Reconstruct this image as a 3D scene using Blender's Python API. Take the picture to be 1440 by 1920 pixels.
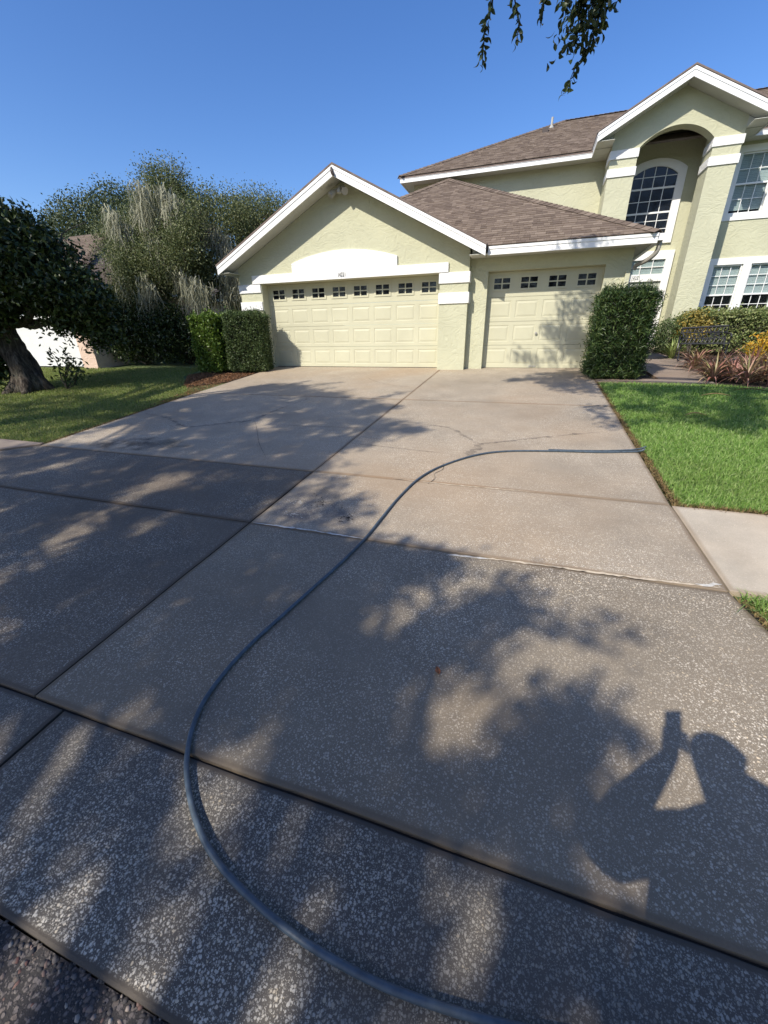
import bpy, bmesh, math, random
import numpy as np
from mathutils import Vector, Matrix

for o in list(bpy.data.objects):
    bpy.data.objects.remove(o)
SC = bpy.context.scene
COL = SC.collection
rng = np.random.default_rng(7)
random.seed(7)
PI = math.pi

# ------------------------------------------------------------------ camera
CAM_POS = np.array([7.09434, -11.08546, 0.76981])
YAW, PITCH, ROLL, FPX = -0.3297167, 0.4128512, 0.0155501, 749.382

def cam_axes():
    cy, sy = math.cos(YAW), math.sin(YAW)
    cp, sp = math.cos(PITCH), math.sin(PITCH)
    f = np.array([sy*cp, cy*cp, -sp]); r = np.array([cy, -sy, 0.0]); d = np.cross(f, r)
    cr, sr = math.cos(ROLL), math.sin(ROLL)
    return cr*r+sr*d, -sr*r+cr*d, f
AX_R, AX_D, AX_F = cam_axes()
cam_d = bpy.data.cameras.new('camera')
cam = bpy.data.objects.new('camera', cam_d)
COL.objects.link(cam)
M = Matrix.Identity(4)
for i in range(3):
    M[i][0] = AX_R[i]; M[i][1] = -AX_D[i]; M[i][2] = -AX_F[i]; M[i][3] = CAM_POS[i]
cam.matrix_world = M
cam_d.sensor_fit = 'VERTICAL'
cam_d.sensor_height = 24.0
cam_d.lens = FPX/1920*24.0
cam_d.clip_start = 0.005
cam_d.clip_end = 2000
SC.camera = cam

def in_view(P, margin=0.0):
    """which of the points fall inside the photograph (used only to keep tree limbs overhead, out of the shot)"""
    q = np.asarray(P)-CAM_POS
    x, y, z = q@AX_R, q@AX_D, q@AX_F
    zz = np.maximum(z, 1e-3)
    u, v = FPX*x/zz, FPX*y/zz
    return (z > 0.02) & (np.abs(u) < 720+margin) & (np.abs(v) < 960+margin)

# ------------------------------------------------------------------ world, sun, exposure
SUN_DIR = np.array([0.338, 0.677, -0.654]); SUN_DIR /= np.linalg.norm(SUN_DIR)
SUN_EL = math.asin(-SUN_DIR[2])
w = bpy.data.worlds.new('World'); SC.world = w; w.use_nodes = True
nt = w.node_tree
bg = nt.nodes['Background']
sky = nt.nodes.new('ShaderNodeTexSky')
sky.sky_type = 'NISHITA'
sky.sun_disc = False
sky.sun_elevation = SUN_EL
# sky rotation 0 puts the sun towards +Y, growing clockwise
sky.sun_rotation = math.atan2(-SUN_DIR[0], -SUN_DIR[1])
sky.air_density = 1.0
sky.dust_density = 0.8
sky.ozone_density = 3.0
hsv = nt.nodes.new('ShaderNodeHueSaturation')      # a clear, deep blue afternoon sky, the same all round
hsv.inputs['Saturation'].default_value = 1.25
hsv.inputs['Hue'].default_value = .511
nt.links.new(sky.outputs[0], hsv.inputs['Color'])
nt.links.new(hsv.outputs[0], bg.inputs[0])
bg.inputs[1].default_value = 0.15
sl = bpy.data.lights.new('sun', 'SUN')
sl.energy = 4.4
sl.angle = math.radians(0.53)
sl.color = (1.0, 0.93, 0.82)
sun = bpy.data.objects.new('sun', sl); COL.objects.link(sun)
sun.rotation_mode = 'QUATERNION'
sun.rotation_quaternion = Vector(SUN_DIR).to_track_quat('-Z', 'Y')
sun.location = (-10, -30, 30)
vs = SC.view_settings
vs.view_transform = 'Standard'; vs.look = 'None'; vs.gamma = 1; vs.exposure = 0.36
vs.use_curve_mapping = False

# ------------------------------------------------------------------ node helpers
def srgb(r, g, b):
    f = lambda c: c/12.92 if c <= .04045 else ((c+.055)/1.055)**2.4
    return (f(r/255), f(g/255), f(b/255), 1)

class NT:
    def __init__(s, name):
        s.m = bpy.data.materials.new(name); s.m.use_nodes = True
        s.t = s.m.node_tree; s.b = s.t.nodes['Principled BSDF']
    def n(s, typ, **kw):
        x = s.t.nodes.new('ShaderNode'+typ)
        for k, v in kw.items():
            if k.startswith('i_'):
                x.inputs[k[2:].replace('_', ' ')].default_value = v
            else:
                setattr(x, k, v)
        return x
    def l(s, a, b): s.t.links.new(a, b)
    def coord(s, which='Object'):
        return s.n('TexCoord').outputs[which]
    def pos(s):
        return s.n('NewGeometry').outputs['Position']
    def noise(s, vec, scale, detail=4, rough=.55):
        x = s.n('TexNoise'); x.inputs['Scale'].default_value = scale
        x.inputs['Detail'].default_value = detail; x.inputs['Roughness'].default_value = rough
        if vec is not None: s.l(vec, x.inputs['Vector'])
        return x.outputs[0]
    def ramp(s, fac, stops):
        x = s.n('ValToRGB'); e = x.color_ramp.elements
        while len(e) < len(stops): e.new(.5)
        for k, (p, c) in enumerate(stops):
            e[k].position = p; e[k].color = c if len(c) == 4 else (*c, 1)
        s.l(fac, x.inputs[0]); return x.outputs[0]
    def maprange(s, v, a, b, c=0., d=1.):
        x = s.n('MapRange'); s.l(v, x.inputs[0])
        for i, q in enumerate((a, b, c, d)): x.inputs[i+1].default_value = q
        return x.outputs[0]
    def math(s, op, a, b=None):
        x = s.n('Math', operation=op)
        for i, q in enumerate((a, b)):
            if q is None: continue
            if isinstance(q, (int, float)): x.inputs[i].default_value = q
            else: s.l(q, x.inputs[i])
        return x.outputs[0]
    def mix(s, fac, a, b, blend='MIX'):
        x = s.n('MixRGB', blend_type=blend)
        for i, q in enumerate((fac, a, b)):
            if isinstance(q, (int, float)): x.inputs[i].default_value = q
            elif isinstance(q, tuple): x.inputs[i].default_value = q if len(q) == 4 else (*q, 1)
            else: s.l(q, x.inputs[i])
        return x.outputs[0]
    def bump(s, h, strength=.3, dist=.01):
        x = s.n('Bump'); x.inputs['Strength'].default_value = strength
        x.inputs['Distance'].default_value = dist
        s.l(h, x.inputs['Height']); s.l(x.outputs[0], s.b.inputs['Normal'])
    def base(s, c):
        if isinstance(c, tuple): s.b.inputs['Base Color'].default_value = c if len(c) == 4 else (*c, 1)
        else: s.l(c, s.b.inputs['Base Color'])
    def rough(s, r):
        if isinstance(r, (int, float)): s.b.inputs['Roughness'].default_value = r
        else: s.l(r, s.b.inputs['Roughness'])

def plain(name, col, rough=.6, var=.08, scale=3., spec=.4, metal=0., bump=0., bscale=60):
    t = NT(name); p = t.pos()
    n = t.noise(p, scale, 5)
    a = tuple(c*(1-var) for c in col[:3]); b = tuple(min(1, c*(1+var)) for c in col[:3])
    t.base(t.ramp(n, [(.3, a), (.7, b)])); t.rough(rough)
    t.b.inputs['Specular IOR Level'].default_value = spec
    t.b.inputs['Metallic'].default_value = metal
    if bump: t.bump(t.noise(p, bscale, 3), bump, .004)
    return t.m

def stucco(name, col):
    t = NT(name); p = t.pos()
    n1 = t.noise(p, 1.1, 4); n2 = t.noise(p, 14, 4, .6)
    mp = t.n('Mapping'); mp.inputs['Scale'].default_value = (7, 7, 26)
    wn = t.n('TexNoise'); wn.inputs['Scale'].default_value = 1.7; wn.inputs['Detail'].default_value = 2
    t.l(p, wn.inputs['Vector'])
    va = t.n('VectorMath', operation='ADD'); t.l(p, va.inputs[0]); t.l(wn.outputs[1], va.inputs[1])
    t.l(va.outputs[0], mp.inputs['Vector'])
    strokes = t.noise(mp.outputs[0], 1.0, 3, .6)
    sw = t.n('TexVoronoi', feature='SMOOTH_F1'); sw.inputs['Scale'].default_value = 9
    t.l(va.outputs[0], sw.inputs['Vector'])
    a = tuple(c*.93 for c in col); b = tuple(c*1.05 for c in col)
    c = t.ramp(n1, [(.3, a), (.7, b)])
    c = t.mix(t.maprange(strokes, .3, .7, 0, .16), c, tuple(q*.72 for q in col))
    # weather streaks
    ms = t.n('Mapping'); ms.inputs['Scale'].default_value = (5, 5, .35); t.l(p, ms.inputs['Vector'])
    st = t.noise(ms.outputs[0], 1.0, 4, .6)
    c = t.mix(t.maprange(st, .55, .8, 0, .14), c, tuple(q*.75 for q in col))
    t.base(c); t.rough(.9); t.b.inputs['Specular IOR Level'].default_value = .2
    h = t.math('ADD', t.math('MULTIPLY', strokes, 1.0), t.math('ADD', t.math('MULTIPLY', n2, .35), t.math('MULTIPLY', sw.outputs[0], .5)))
    t.bump(h, .7, .02)
    return t.m

def leafmat(name, cols, rough=.5, trans=.25, spec=.35):
    t = NT(name)
    g = t.n('NewGeometry'); oi = t.n('ObjectInfo')
    r = t.math('FRACT', t.math('ADD', g.outputs['Random Per Island'], oi.outputs['Random']))
    k = len(cols)
    c = t.ramp(r, [(i/(k-1) if k > 1 else 0, q) for i, q in enumerate(cols)])
    n = t.noise(g.outputs['Position'], 1.3, 3)
    c = t.mix(t.maprange(n, .35, .7, 0, .35), c, t.mix(1.0, c, (.55, .6, .5), 'MULTIPLY'))
    t.base(c); t.rough(rough); t.b.inputs['Specular IOR Level'].default_value = spec
    if trans:
        tr = t.n('BsdfTranslucent'); t.l(c, tr.inputs[0])
        mx = t.n('MixShader'); mx.inputs[0].default_value = trans
        t.l(t.b.outputs[0], mx.inputs[1]); t.l(tr.outputs[0], mx.inputs[2])
        t.l(mx.outputs[0], t.t.nodes['Material Output'].inputs[0])
    return t.m

# ------------------------------------------------------------------ mesh helpers
def raw_mesh(name, verts, loops, starts, totals):
    me = bpy.data.meshes.new(name)
    me.vertices.add(len(verts)); me.vertices.foreach_set('co', np.asarray(verts, np.float32).ravel())
    me.loops.add(len(loops)); me.loops.foreach_set('vertex_index', np.asarray(loops, np.int32))
    me.polygons.add(len(starts))
    me.polygons.foreach_set('loop_start', np.asarray(starts, np.int32))
    me.polygons.foreach_set('loop_total', np.asarray(totals, np.int32))
    me.update(calc_edges=True)
    return me

def link(name, me, mat=None, parent=None, smooth=False):
    o = bpy.data.objects.new(name, me); COL.objects.link(o)
    if mat is not None:
        for m_ in (mat if isinstance(mat, (list, tuple)) else [mat]): me.materials.append(m_)
    if parent is not None: o.parent = parent
    if smooth: me.polygons.foreach_set('use_smooth', [True]*len(me.polygons))
    return o

class MB:
    """collects faces for one mesh"""
    def __init__(s): s.v = []; s.f = []; s.mi = []; s.cur = 0
    def face(s, pts):
        b = len(s.v); s.v += [tuple(map(float, p)) for p in pts]; s.f.append(tuple(range(b, b+len(pts)))); s.mi.append(s.cur)
    def box(s, x0, x1, y0, y1, z0, z1):
        P = [(x0,y0,z0),(x1,y0,z0),(x1,y1,z0),(x0,y1,z0),(x0,y0,z1),(x1,y0,z1),(x1,y1,z1),(x0,y1,z1)]
        s.hexa(P)
    def hexa(s, P):
        b = len(s.v); s.v += [tuple(map(float, p)) for p in P]
        for q in ((0,3,2,1),(4,5,6,7),(0,1,5,4),(1,2,6,5),(2,3,7,6),(3,0,4,7)):
            s.f.append(tuple(b+i for i in q)); s.mi.append(s.cur)
    def prism(s, poly, vec):
        """poly: list of 3d points, swept by vec"""
        n = len(poly); b = len(s.v)
        v = np.asarray(vec, float)
        s.v += [tuple(map(float, p)) for p in poly]+[tuple(np.asarray(p, float)+v) for p in poly]
        s.f.append(tuple(range(b, b+n))[::-1]); s.f.append(tuple(range(b+n, b+2*n)))
        for i in range(n):
            j = (i+1) % n; s.f.append((b+i, b+j, b+n+j, b+n+i))
        s.mi += [s.cur]*(n+2)
    def tube(s, pts, rad, n=8, caps=True):
        pts = [np.asarray(p, float) for p in pts]; b = len(s.v)
        up = np.array([0., 0, 1]); prev = None
        for k, p in enumerate(pts):
            t = pts[min(k+1, len(pts)-1)]-pts[max(k-1, 0)]; t /= (np.linalg.norm(t)+1e-9)
            if prev is None:
                a = np.cross(t, up if abs(t[2]) < .95 else np.array([1., 0, 0]))
            else:
                a = prev-t*(prev@t)
            a /= (np.linalg.norm(a)+1e-9); prev = a; c = np.cross(t, a)
            r = rad[k] if hasattr(rad, '__len__') else rad
            for i in range(n):
                th = 2*PI*i/n; s.v.append(tuple(p+r*(math.cos(th)*a+math.sin(th)*c)))
        for k in range(len(pts)-1):
            for i in range(n):
                j = (i+1) % n
                s.f.append((b+k*n+i, b+k*n+j, b+(k+1)*n+j, b+(k+1)*n+i)); s.mi.append(s.cur)
        if caps:
            s.f.append(tuple(b+i for i in range(n))[::-1]); s.mi.append(s.cur)
            e = b+(len(pts)-1)*n; s.f.append(tuple(e+i for i in range(n))); s.mi.append(s.cur)
    def build(s, name, mat, parent=None, smooth=False, bevel=0, fix=True):
        me = bpy.data.meshes.new(name); me.from_pydata(s.v, [], s.f)
        if fix or bevel:
            bm = bmesh.new(); bm.from_mesh(me)
            if bevel:
                bmesh.ops.remove_doubles(bm, verts=bm.verts, dist=1e-5)
                bmesh.ops.bevel(bm, geom=[e for e in bm.edges if len(e.link_faces) == 2 and e.calc_face_angle(0) > .5],
                                offset=bevel, segments=2, affect='EDGES', profile=.6)
            bmesh.ops.recalc_face_normals(bm, faces=bm.faces); bm.to_mesh(me); bm.free()
        o = link(name, me, mat, parent, smooth)
        if isinstance(mat, (list, tuple)) and not bevel: me.polygons.foreach_set('material_index', s.mi)
        return o

def tag(o, label=None, cat=None, group=None, kind=None):
    if label: o['label'] = label
    if cat: o['category'] = cat
    if group: o['group'] = group
    if kind: o['kind'] = kind
    return o
def thing(name, loc, label, cat, group=None, rz=0):
    o = bpy.data.objects.new(name, None); COL.objects.link(o)
    o.location = loc; o.rotation_euler = (0, 0, rz); o.empty_display_size = .2
    return tag(o, label, cat, group)

def leaf_arrays(C, L, W, dirs=None, fold=.25, up=.3):
    """one folded two-triangle leaf per centre; C (n,3); L, W arrays or scalars"""
    n = len(C)
    d = rng.normal(size=(n, 3)) if dirs is None else dirs+rng.normal(size=(n, 3))*.35
    d /= np.linalg.norm(d, axis=1)[:, None]
    nn = rng.normal(size=(n, 3)); nn[:, 2] += up
    s = np.cross(d, nn); s /= (np.linalg.norm(s, axis=1)[:, None]+1e-9)
    u = np.cross(s, d)
    L = np.broadcast_to(np.asarray(L, float), (n,))[:, None]; W = np.broadcast_to(np.asarray(W, float), (n,))[:, None]
    b = C-d*L*.5; t = C+d*L*.5
    l = C-s*W*.5+u*W*fold; r = C+s*W*.5+u*W*fold
    V = np.stack([b, r, t, l], 1).reshape(-1, 3)
    i = np.arange(n)[:, None]*4
    F = np.concatenate([i+0, i+1, i+2, i+0, i+2, i+3], 1).reshape(-1)
    return V, F
def tri_obj(name, V, F, mat, parent=None):
    nf = len(F)//3
    me = raw_mesh(name, V, F, np.arange(nf)*3, np.full(nf, 3))
    return link(name, me, mat, parent)
def merge(parts):
    Vs, Fs, b = [], [], 0
    for V, F in parts:
        Vs.append(V); Fs.append(F+b); b += len(V)
    return np.concatenate(Vs), np.concatenate(Fs)
def bezier(P, n):
    """smooth curve through points (Catmull-Rom)"""
    P = [np.asarray(p, float) for p in P]; P = [2*P[0]-P[1]]+P+[2*P[-1]-P[-2]]; out = []
    for k in range(1, len(P)-2):
        for j in range(n):
            t = j/n; a, b, c, d = P[k-1], P[k], P[k+1], P[k+2]
            out.append(.5*((2*b)+(c-a)*t+(2*a-5*b+4*c-d)*t*t+(3*b-a-3*c+d)*t**3))
    out.append(P[-2]); return out

def gz(y):
    """the ground climbs 8 cm per metre from the street to the house"""
    return .08*np.clip(y, -11.2, 4.2)

# ------------------------------------------------------------------ materials
def concrete(name, base, chip, scale, pick, chip_r, stain=.35, rough=.8, use_attr=True, bumpk=.35):
    stain = stain*1.35; t = NT(name); p = t.pos()
    wn = t.n('TexNoise'); wn.inputs['Scale'].default_value = 70; wn.inputs['Detail'].default_value = 2
    t.l(p, wn.inputs['Vector'])
    off = t.n('VectorMath', operation='SCALE'); t.l(wn.outputs[1], off.inputs[0]); off.inputs['Scale'].default_value = .009
    va = t.n('VectorMath', operation='ADD'); t.l(p, va.inputs[0]); t.l(off.outputs[0], va.inputs[1])
    def chips(sc, pk, rr):
        v = t.n('TexVoronoi'); v.inputs['Scale'].default_value = sc; v.inputs['Randomness'].default_value = 1
        t.l(va.outputs[0], v.inputs['Vector'])
        sep = t.n('SeparateColor'); t.l(v.outputs['Color'], sep.inputs[0])
        sel = t.math('LESS_THAN', sep.outputs[0], pk)
        rad = t.maprange(sep.outputs[1], 0, 1, rr*.45, rr)
        edge = t.math('SUBTRACT', rad, v.outputs['Distance'])
        body = t.maprange(edge, 0, .17, 0, 1)
        return t.math('MULTIPLY', sel, body), sep.outputs[2]
    c1, tone = chips(scale, pick, chip_r)
    c2, tone2 = chips(scale*2.3, pick*.8, chip_r)
    n_big = t.noise(p, .55, 5, .6); n_mid = t.noise(p, 3.1, 5, .6); n_f = t.noise(p, 160, 3, .6)
    dens = t.math('MULTIPLY', t.maprange(t.noise(p, 1.7, 3), .3, .62, .3, 1), t.maprange(t.noise(p, .6, 4), .38, .58, .45, 1))
    if use_attr:
        at = t.n('Attribute'); at.attribute_name = 'agg'
        k = t.maprange(at.outputs['Fac'], .25, .8, 0, 1)
        dens = t.math('MULTIPLY', dens, k)
    chipmask = t.math('MULTIPLY', t.math('MAXIMUM', c1, t.math('MULTIPLY', c2, .8)), dens)
    a = tuple(q*(1-stain*.6) for q in base); b = tuple(q*(1+stain*.25) for q in base)
    col = t.ramp(t.math('ADD', t.math('MULTIPLY', n_big, .6), t.math('MULTIPLY', n_mid, .4)), [(.36, a), (.6, b)])
    col = t.mix(t.maprange(n_f, .3, .7, 0, .5), col, tuple(q*.62 for q in base))
    # rusty/leaf-tannin tint in large soft patches
    tint = t.maprange(t.noise(p, .35, 3), .48, .68, 0, .55)
    col = t.mix(tint, col, (base[0]*1.05, base[1]*.9, base[2]*.75))
    if use_attr:
        col = t.mix(k, t.mix(1.0, col, (.82, .77, .72), 'MULTIPLY'), col)
    dark = t.math('MULTIPLY', t.math('MULTIPLY', t.math('GREATER_THAN', tone2, .87), c2), dens)
    cc = t.ramp(tone, [(0, tuple(q*.55 for q in chip)), (.35, tuple(q*.85 for q in chip)), (.8, chip), (1, (chip[0], chip[1]*.9, chip[2]*.75))])
    col = t.mix(chipmask, col, cc)
    col = t.mix(t.math('MULTIPLY', dark, .8), col, (.03, .03, .03))
    t.base(col)
    t.rough(t.maprange(n_mid, .3, .7, rough-.12, min(1, rough+.1)))
    t.b.inputs['Specular IOR Level'].default_value = .35
    h = t.math('ADD', t.math('MULTIPLY', chipmask, .5), t.math('MULTIPLY', n_f, .5))
    t.bump(h, bumpk, .004)
    return t.m

M_DRIVE = concrete('driveway concrete', (.362, .300, .222), (.74, .66, .53), 104, .72, .58)
M_DRIVEM = concrete('half washed shade-toned driveway concrete', (.238, .199, .146), (.74, .66, .53), 98, .74, .58)  # browner lower slab, colour also darkened to deepen the tree shade on it
M_DRIVEL = concrete('damp shade-toned driveway concrete', (.155, .129, .099), (.60, .54, .44), 98, .72, .58)  # damp tone, with part of the tree shade darkened into the colour
M_APRON = concrete('exposed aggregate', (.122, .108, .09), (.64, .59, .49), 112, .86, .62, bumpk=.5)
M_WALK = concrete('pale sidewalk concrete', (.54, .47, .365), (.66, .58, .46), 110, .5, .5, stain=.4, bumpk=.2)
M_PATH = concrete('garden path concrete', (.27, .22, .18), (.4, .35, .3), 60, .25, .4, stain=.4, bumpk=.2)
M_DIRT = plain('dark joint dirt', (.030, .025, .02), .95, .4, 9)
M_SOIL = plain('soil', (.055, .042, .03), .95, .4, 8, bump=.5)
M_ASPH = concrete('asphalt', (.05, .045, .042), (.17, .145, .13), 60, .9, .62, stain=.5, rough=.85, use_attr=False, bumpk=.9)
M_STUCCO = stucco('pale sage stucco', (.525, .52, .37))
M_WHITE = plain('white trim paint', (.80, .80, .78), .45, .03, 2, bump=.05, bscale=40)
M_BAND = stucco('white stucco band', (.80, .80, .78))
M_SOFFIT = plain('soffit', (.52, .52, .46), .6, .05, 2)
M_DOOR = plain('cream garage door paint', (.52, .505, .365), .42, .06, 1.5)
M_ENTRY = plain('grey green entry door', (.40, .42, .36), .45, .05, 2)
M_BLIND = plain('white blind', (.80, .81, .80), .55, .04, 3)
M_ROOMDARK = plain('dark room', (.018, .019, .022), .8, .2, 2)
M_GUTTER = plain('weathered gutter metal', (.30, .28, .24), .45, .1, 4)
M_METAL = plain('weathered aluminium', (.38, .37, .33), .45, .1, 8)
M_BENCH = plain('black cast metal', (.022, .023, .027), .42, .2, 12, spec=.5)
M_NUM = plain('dark number paint', (.07, .068, .06), .6, .1, 9)
def bark():
    t = NT('grey ridged bark'); p = t.pos()
    mp = t.n('Mapping'); mp.inputs['Scale'].default_value = (17, 17, 3.2); t.l(p, mp.inputs['Vector'])
    r = t.noise(mp.outputs[0], 1.0, 5, .65); f = t.noise(p, 30, 4, .6)
    c = t.ramp(r, [(.32, (.022, .018, .015)), (.5, (.075, .062, .05)), (.68, (.15, .13, .108))])
    c = t.mix(t.maprange(t.noise(p, 2.3, 3), .5, .7, 0, .4), c, (.10, .115, .085))
    t.base(c); t.rough(.95); t.b.inputs['Specular IOR Level'].default_value = .15
    t.bump(t.math('ADD', r, t.math('MULTIPLY', f, .3)), 1.0, .05); return t.m
M_BARK = bark()
M_RUBBER = plain('blue grey hose rubber', (.068, .092, .115), .5, .3, 23, spec=.4, bump=.08, bscale=300)
M_BROWN = plain('brown vent metal', (.06, .045, .04), .6, .1, 8)

def glass(name, tint=(.02, .025, .03), mixf=.55):
    """window glass: part mirror, part see-through"""
    t = NT(name); t.base(tint); t.rough(.03); t.b.inputs['Specular IOR Level'].default_value = .42
    n = t.noise(t.pos(), 1.2, 2); t.bump(n, .05, .01)
    tr = t.n('BsdfTransparent'); tr.inputs[0].default_value = (.85, .9, .9, 1)
    mx = t.n('MixShader'); mx.inputs[0].default_value = mixf
    t.l(t.b.outputs[0], mx.inputs[1]); t.l(tr.outputs[0], mx.inputs[2])
    t.l(mx.outputs[0], t.t.nodes['Material Output'].inputs[0])
    return t.m
M_GLASS = glass('window glass', mixf=.88)
M_GLASSD = glass('dark window glass', (.012, .014, .018), .25)

def shingle(name, single):
    t = NT(name); p = t.pos(); g = t.n('NewGeometry'); oi = t.n('ObjectInfo')
    r = oi.outputs['Random'] if single else g.outputs['Random Per Island']
    c = t.ramp(r, [(0, (.14, .106, .080)), (.4, (.195, .150, .112)), (.75, (.232, .181, .136)), (1, (.285, .226, .172))])
    f = t.noise(p, 130, 3, .7)
    c = t.mix(t.maprange(f, .3, .7, 0, .55), c, (.09, .068, .06))
    t.base(c); t.rough(.95); t.b.inputs['Specular IOR Level'].default_value = .15
    t.bump(f, .5, .004)
    return t.m
M_SHINGLE1 = shingle('brown shingle single', True)
M_SHINGLE = shingle('brown shingle', False)
def shingle_sheet():
    t = NT('shingle underlay'); p = t.pos()
    c = t.ramp(t.noise(p, 6, 5), [(.3, (.13, .098, .083)), (.7, (.22, .17, .145))])
    t.base(c); t.rough(.95); t.bump(t.noise(p, 90, 3), .5, .01); return t.m
M_ROOFBASE = shingle_sheet()

# ------------------------------------------------------------------ ground, street, lawns
def sheet(name, xs, ys, zf, mat, kind='structure'):
    X, Y = np.meshgrid(xs, ys); Z = zf(X, Y)
    V = np.stack([X, Y, Z], -1).reshape(-1, 3); nx = len(xs)
    f = []
    for j in range(len(ys)-1):
        for i in range(nx-1):
            a = j*nx+i; f += [a, a+1, a+nx+1, a+nx]
    me = raw_mesh(name, V, f, np.arange(len(f)//4)*4, np.full(len(f)//4, 4))
    return tag(link(name, me, mat, smooth=True), kind=kind)

def grassground():
    t = NT('lawn soil and thatch'); p = t.pos()
    c = t.ramp(t.noise(p, 5, 5), [(.3, (.07, .11, .03)), (.55, (.11, .15, .045)), (.75, (.16, .15, .07))])
    t.base(c); t.rough(.95); t.bump(t.noise(p, 60, 4), .8, .02); return t.m
M_GG = grassground()
ysx = np.concatenate([np.linspace(-300, -12, 12), np.linspace(-11.2, 4.2, 10), np.linspace(6, 400, 14)])
sheet('ground', np.linspace(-400, 400, 30), ysx, lambda x, y: gz(y)-.07, M_GG)
sheet('street', np.linspace(-60, 60, 31), np.linspace(-19, -10.872, 10), lambda x, y: gz(y)-.020+0*x, M_ASPH)

# driveway made of cast slabs with open joints
drive = tag(thing('driveway', (0, 0, 0), 'speckled concrete driveway of large cast slabs climbing to the garage', None), kind='structure')
def inset_poly(P, d):
    n = len(P); out = []
    for i in range(n):
        a, b, c = np.array(P[i-1]), np.array(P[i]), np.array(P[(i+1) % n])
        e1 = (b-a)/np.linalg.norm(b-a); e2 = (c-b)/np.linalg.norm(c-b)
        n1 = np.array([-e1[1], e1[0]]); n2 = np.array([-e2[1], e2[0]])
        m = n1+n2; m /= max(np.linalg.norm(m), 1e-6); k = d/max(.5, m@n1)
        out.append(b+m*k)
    return out
def slab(name, P, mat, parent, top=0.0, thick=.10, trowel=.04, lip=.0022, gap=.005):
    """P counter-clockwise outline on plan; thin rounded edge, then a hand-trowelled band, then the field"""
    # refine long edges so that edges are not ruler straight
    Q = []
    for i in range(len(P)):
        a, b = np.array(P[i], float), np.array(P[(i+1) % len(P)], float)
        k = max(1, int(np.linalg.norm(b-a)/.25)); nrm = np.array([-(b-a)[1], (b-a)[0]])/np.linalg.norm(b-a)
        for j in range(k):
            w_ = 0 if j == 0 else rng.normal()*.0022
            Q.append(a+(b-a)*j/k+nrm*w_)
    rings = [(inset_poly(Q, gap), -lip-thick, 0.), (inset_poly(Q, gap), -lip, 0.), (inset_poly(Q, gap+.008), 0., 0.), (inset_poly(Q, gap+trowel), .001, 1.)]
    n = len(Q); V = []; A = []
    for R_, dz, a in rings:
        for q in R_: V.append((q[0], q[1], float(gz(q[1]))+top+dz)); A.append(a)
    F = []
    for k in range(3):
        for i in range(n):
            j = (i+1) % n; F.append((k*n+i, k*n+j, (k+1)*n+j, (k+1)*n+i))
    F.append(tuple(range(3*n, 4*n))); F.append(tuple(range(n))[::-1])
    me = bpy.data.meshes.new(name); me.from_pydata(V, [], F)
    at = me.attributes.new('agg', 'FLOAT', 'POINT'); at.data.foreach_set('value', A)
    o = link(name, me, mat, parent)
    return o
XR = 8.43; XC = 4.985
def lx(y):  # left edge of the driveway
    return float(np.interp(y, [-7.3, -5.5, -3.5, -1.6, -.3], [.60, .42, .21, .10, -.02]))
Y1, Y2, Y3, Y4, YM = -7.31, -8.50, -10.28, -10.875, -3.74
yc = [YM, -4.6, -5.5, -6.4, Y1]
slab('slab', [(lx(YM), YM), (XC, YM), (XC, .12), (-.02, .12), (lx(-.3), -.3), (lx(-1.6), -1.6), (lx(-2.7), -2.7)], M_DRIVE, drive, gap=.005)
slab('slab', [(lx(Y1), Y1), (XC, Y1), (XC, YM), (lx(YM), YM), (lx(-4.6), -4.6), (lx(-5.5), -5.5), (lx(-6.4), -6.4)], M_DRIVE, drive, gap=.0055)
slab('slab', [(XC, YM), (XR+.02, YM), (8.50, .17), (XC, .17)], M_DRIVE, drive, gap=.005)
slab('slab', [(XC, Y1), (XR-.03, Y1), (XR+.02, YM), (XC, YM)], M_DRIVE, drive, gap=.0055)
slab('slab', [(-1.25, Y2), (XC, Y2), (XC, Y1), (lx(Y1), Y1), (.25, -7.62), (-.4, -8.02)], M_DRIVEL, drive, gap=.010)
slab('slab', [(XC, Y2), (XR-.01, Y2), (XR-.03, Y1), (XC, Y1)], M_DRIVE, drive, gap=.0055)
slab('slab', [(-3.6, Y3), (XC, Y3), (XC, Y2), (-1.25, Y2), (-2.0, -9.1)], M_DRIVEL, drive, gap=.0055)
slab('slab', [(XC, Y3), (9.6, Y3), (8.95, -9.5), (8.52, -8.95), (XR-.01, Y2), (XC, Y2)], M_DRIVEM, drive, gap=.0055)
slab('slab', [(-3.9, Y4), (5.2, Y4), (5.2, Y3), (-3.6, Y3)], M_APRON, drive, gap=.008, trowel=.028, top=-.006)
slab('slab', [(5.2, Y4), (9.9, Y4), (9.6, Y3), (5.2, Y3)], M_APRON, drive, gap=.009, trowel=.028, top=-.006)
bed = MB()
bed.face([(x, y, float(gz(y))-.022) for x, y in ((-3.8, -10.86), (9.8, -10.86), (8.42, -8.5), (8.4, .1), (.0, .1), (.6, -7.3), (-1.2, -8.5), (-3.5, -10.2))])
bed.build('joint_filler', M_DIRT, drive, fix=False)

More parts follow.
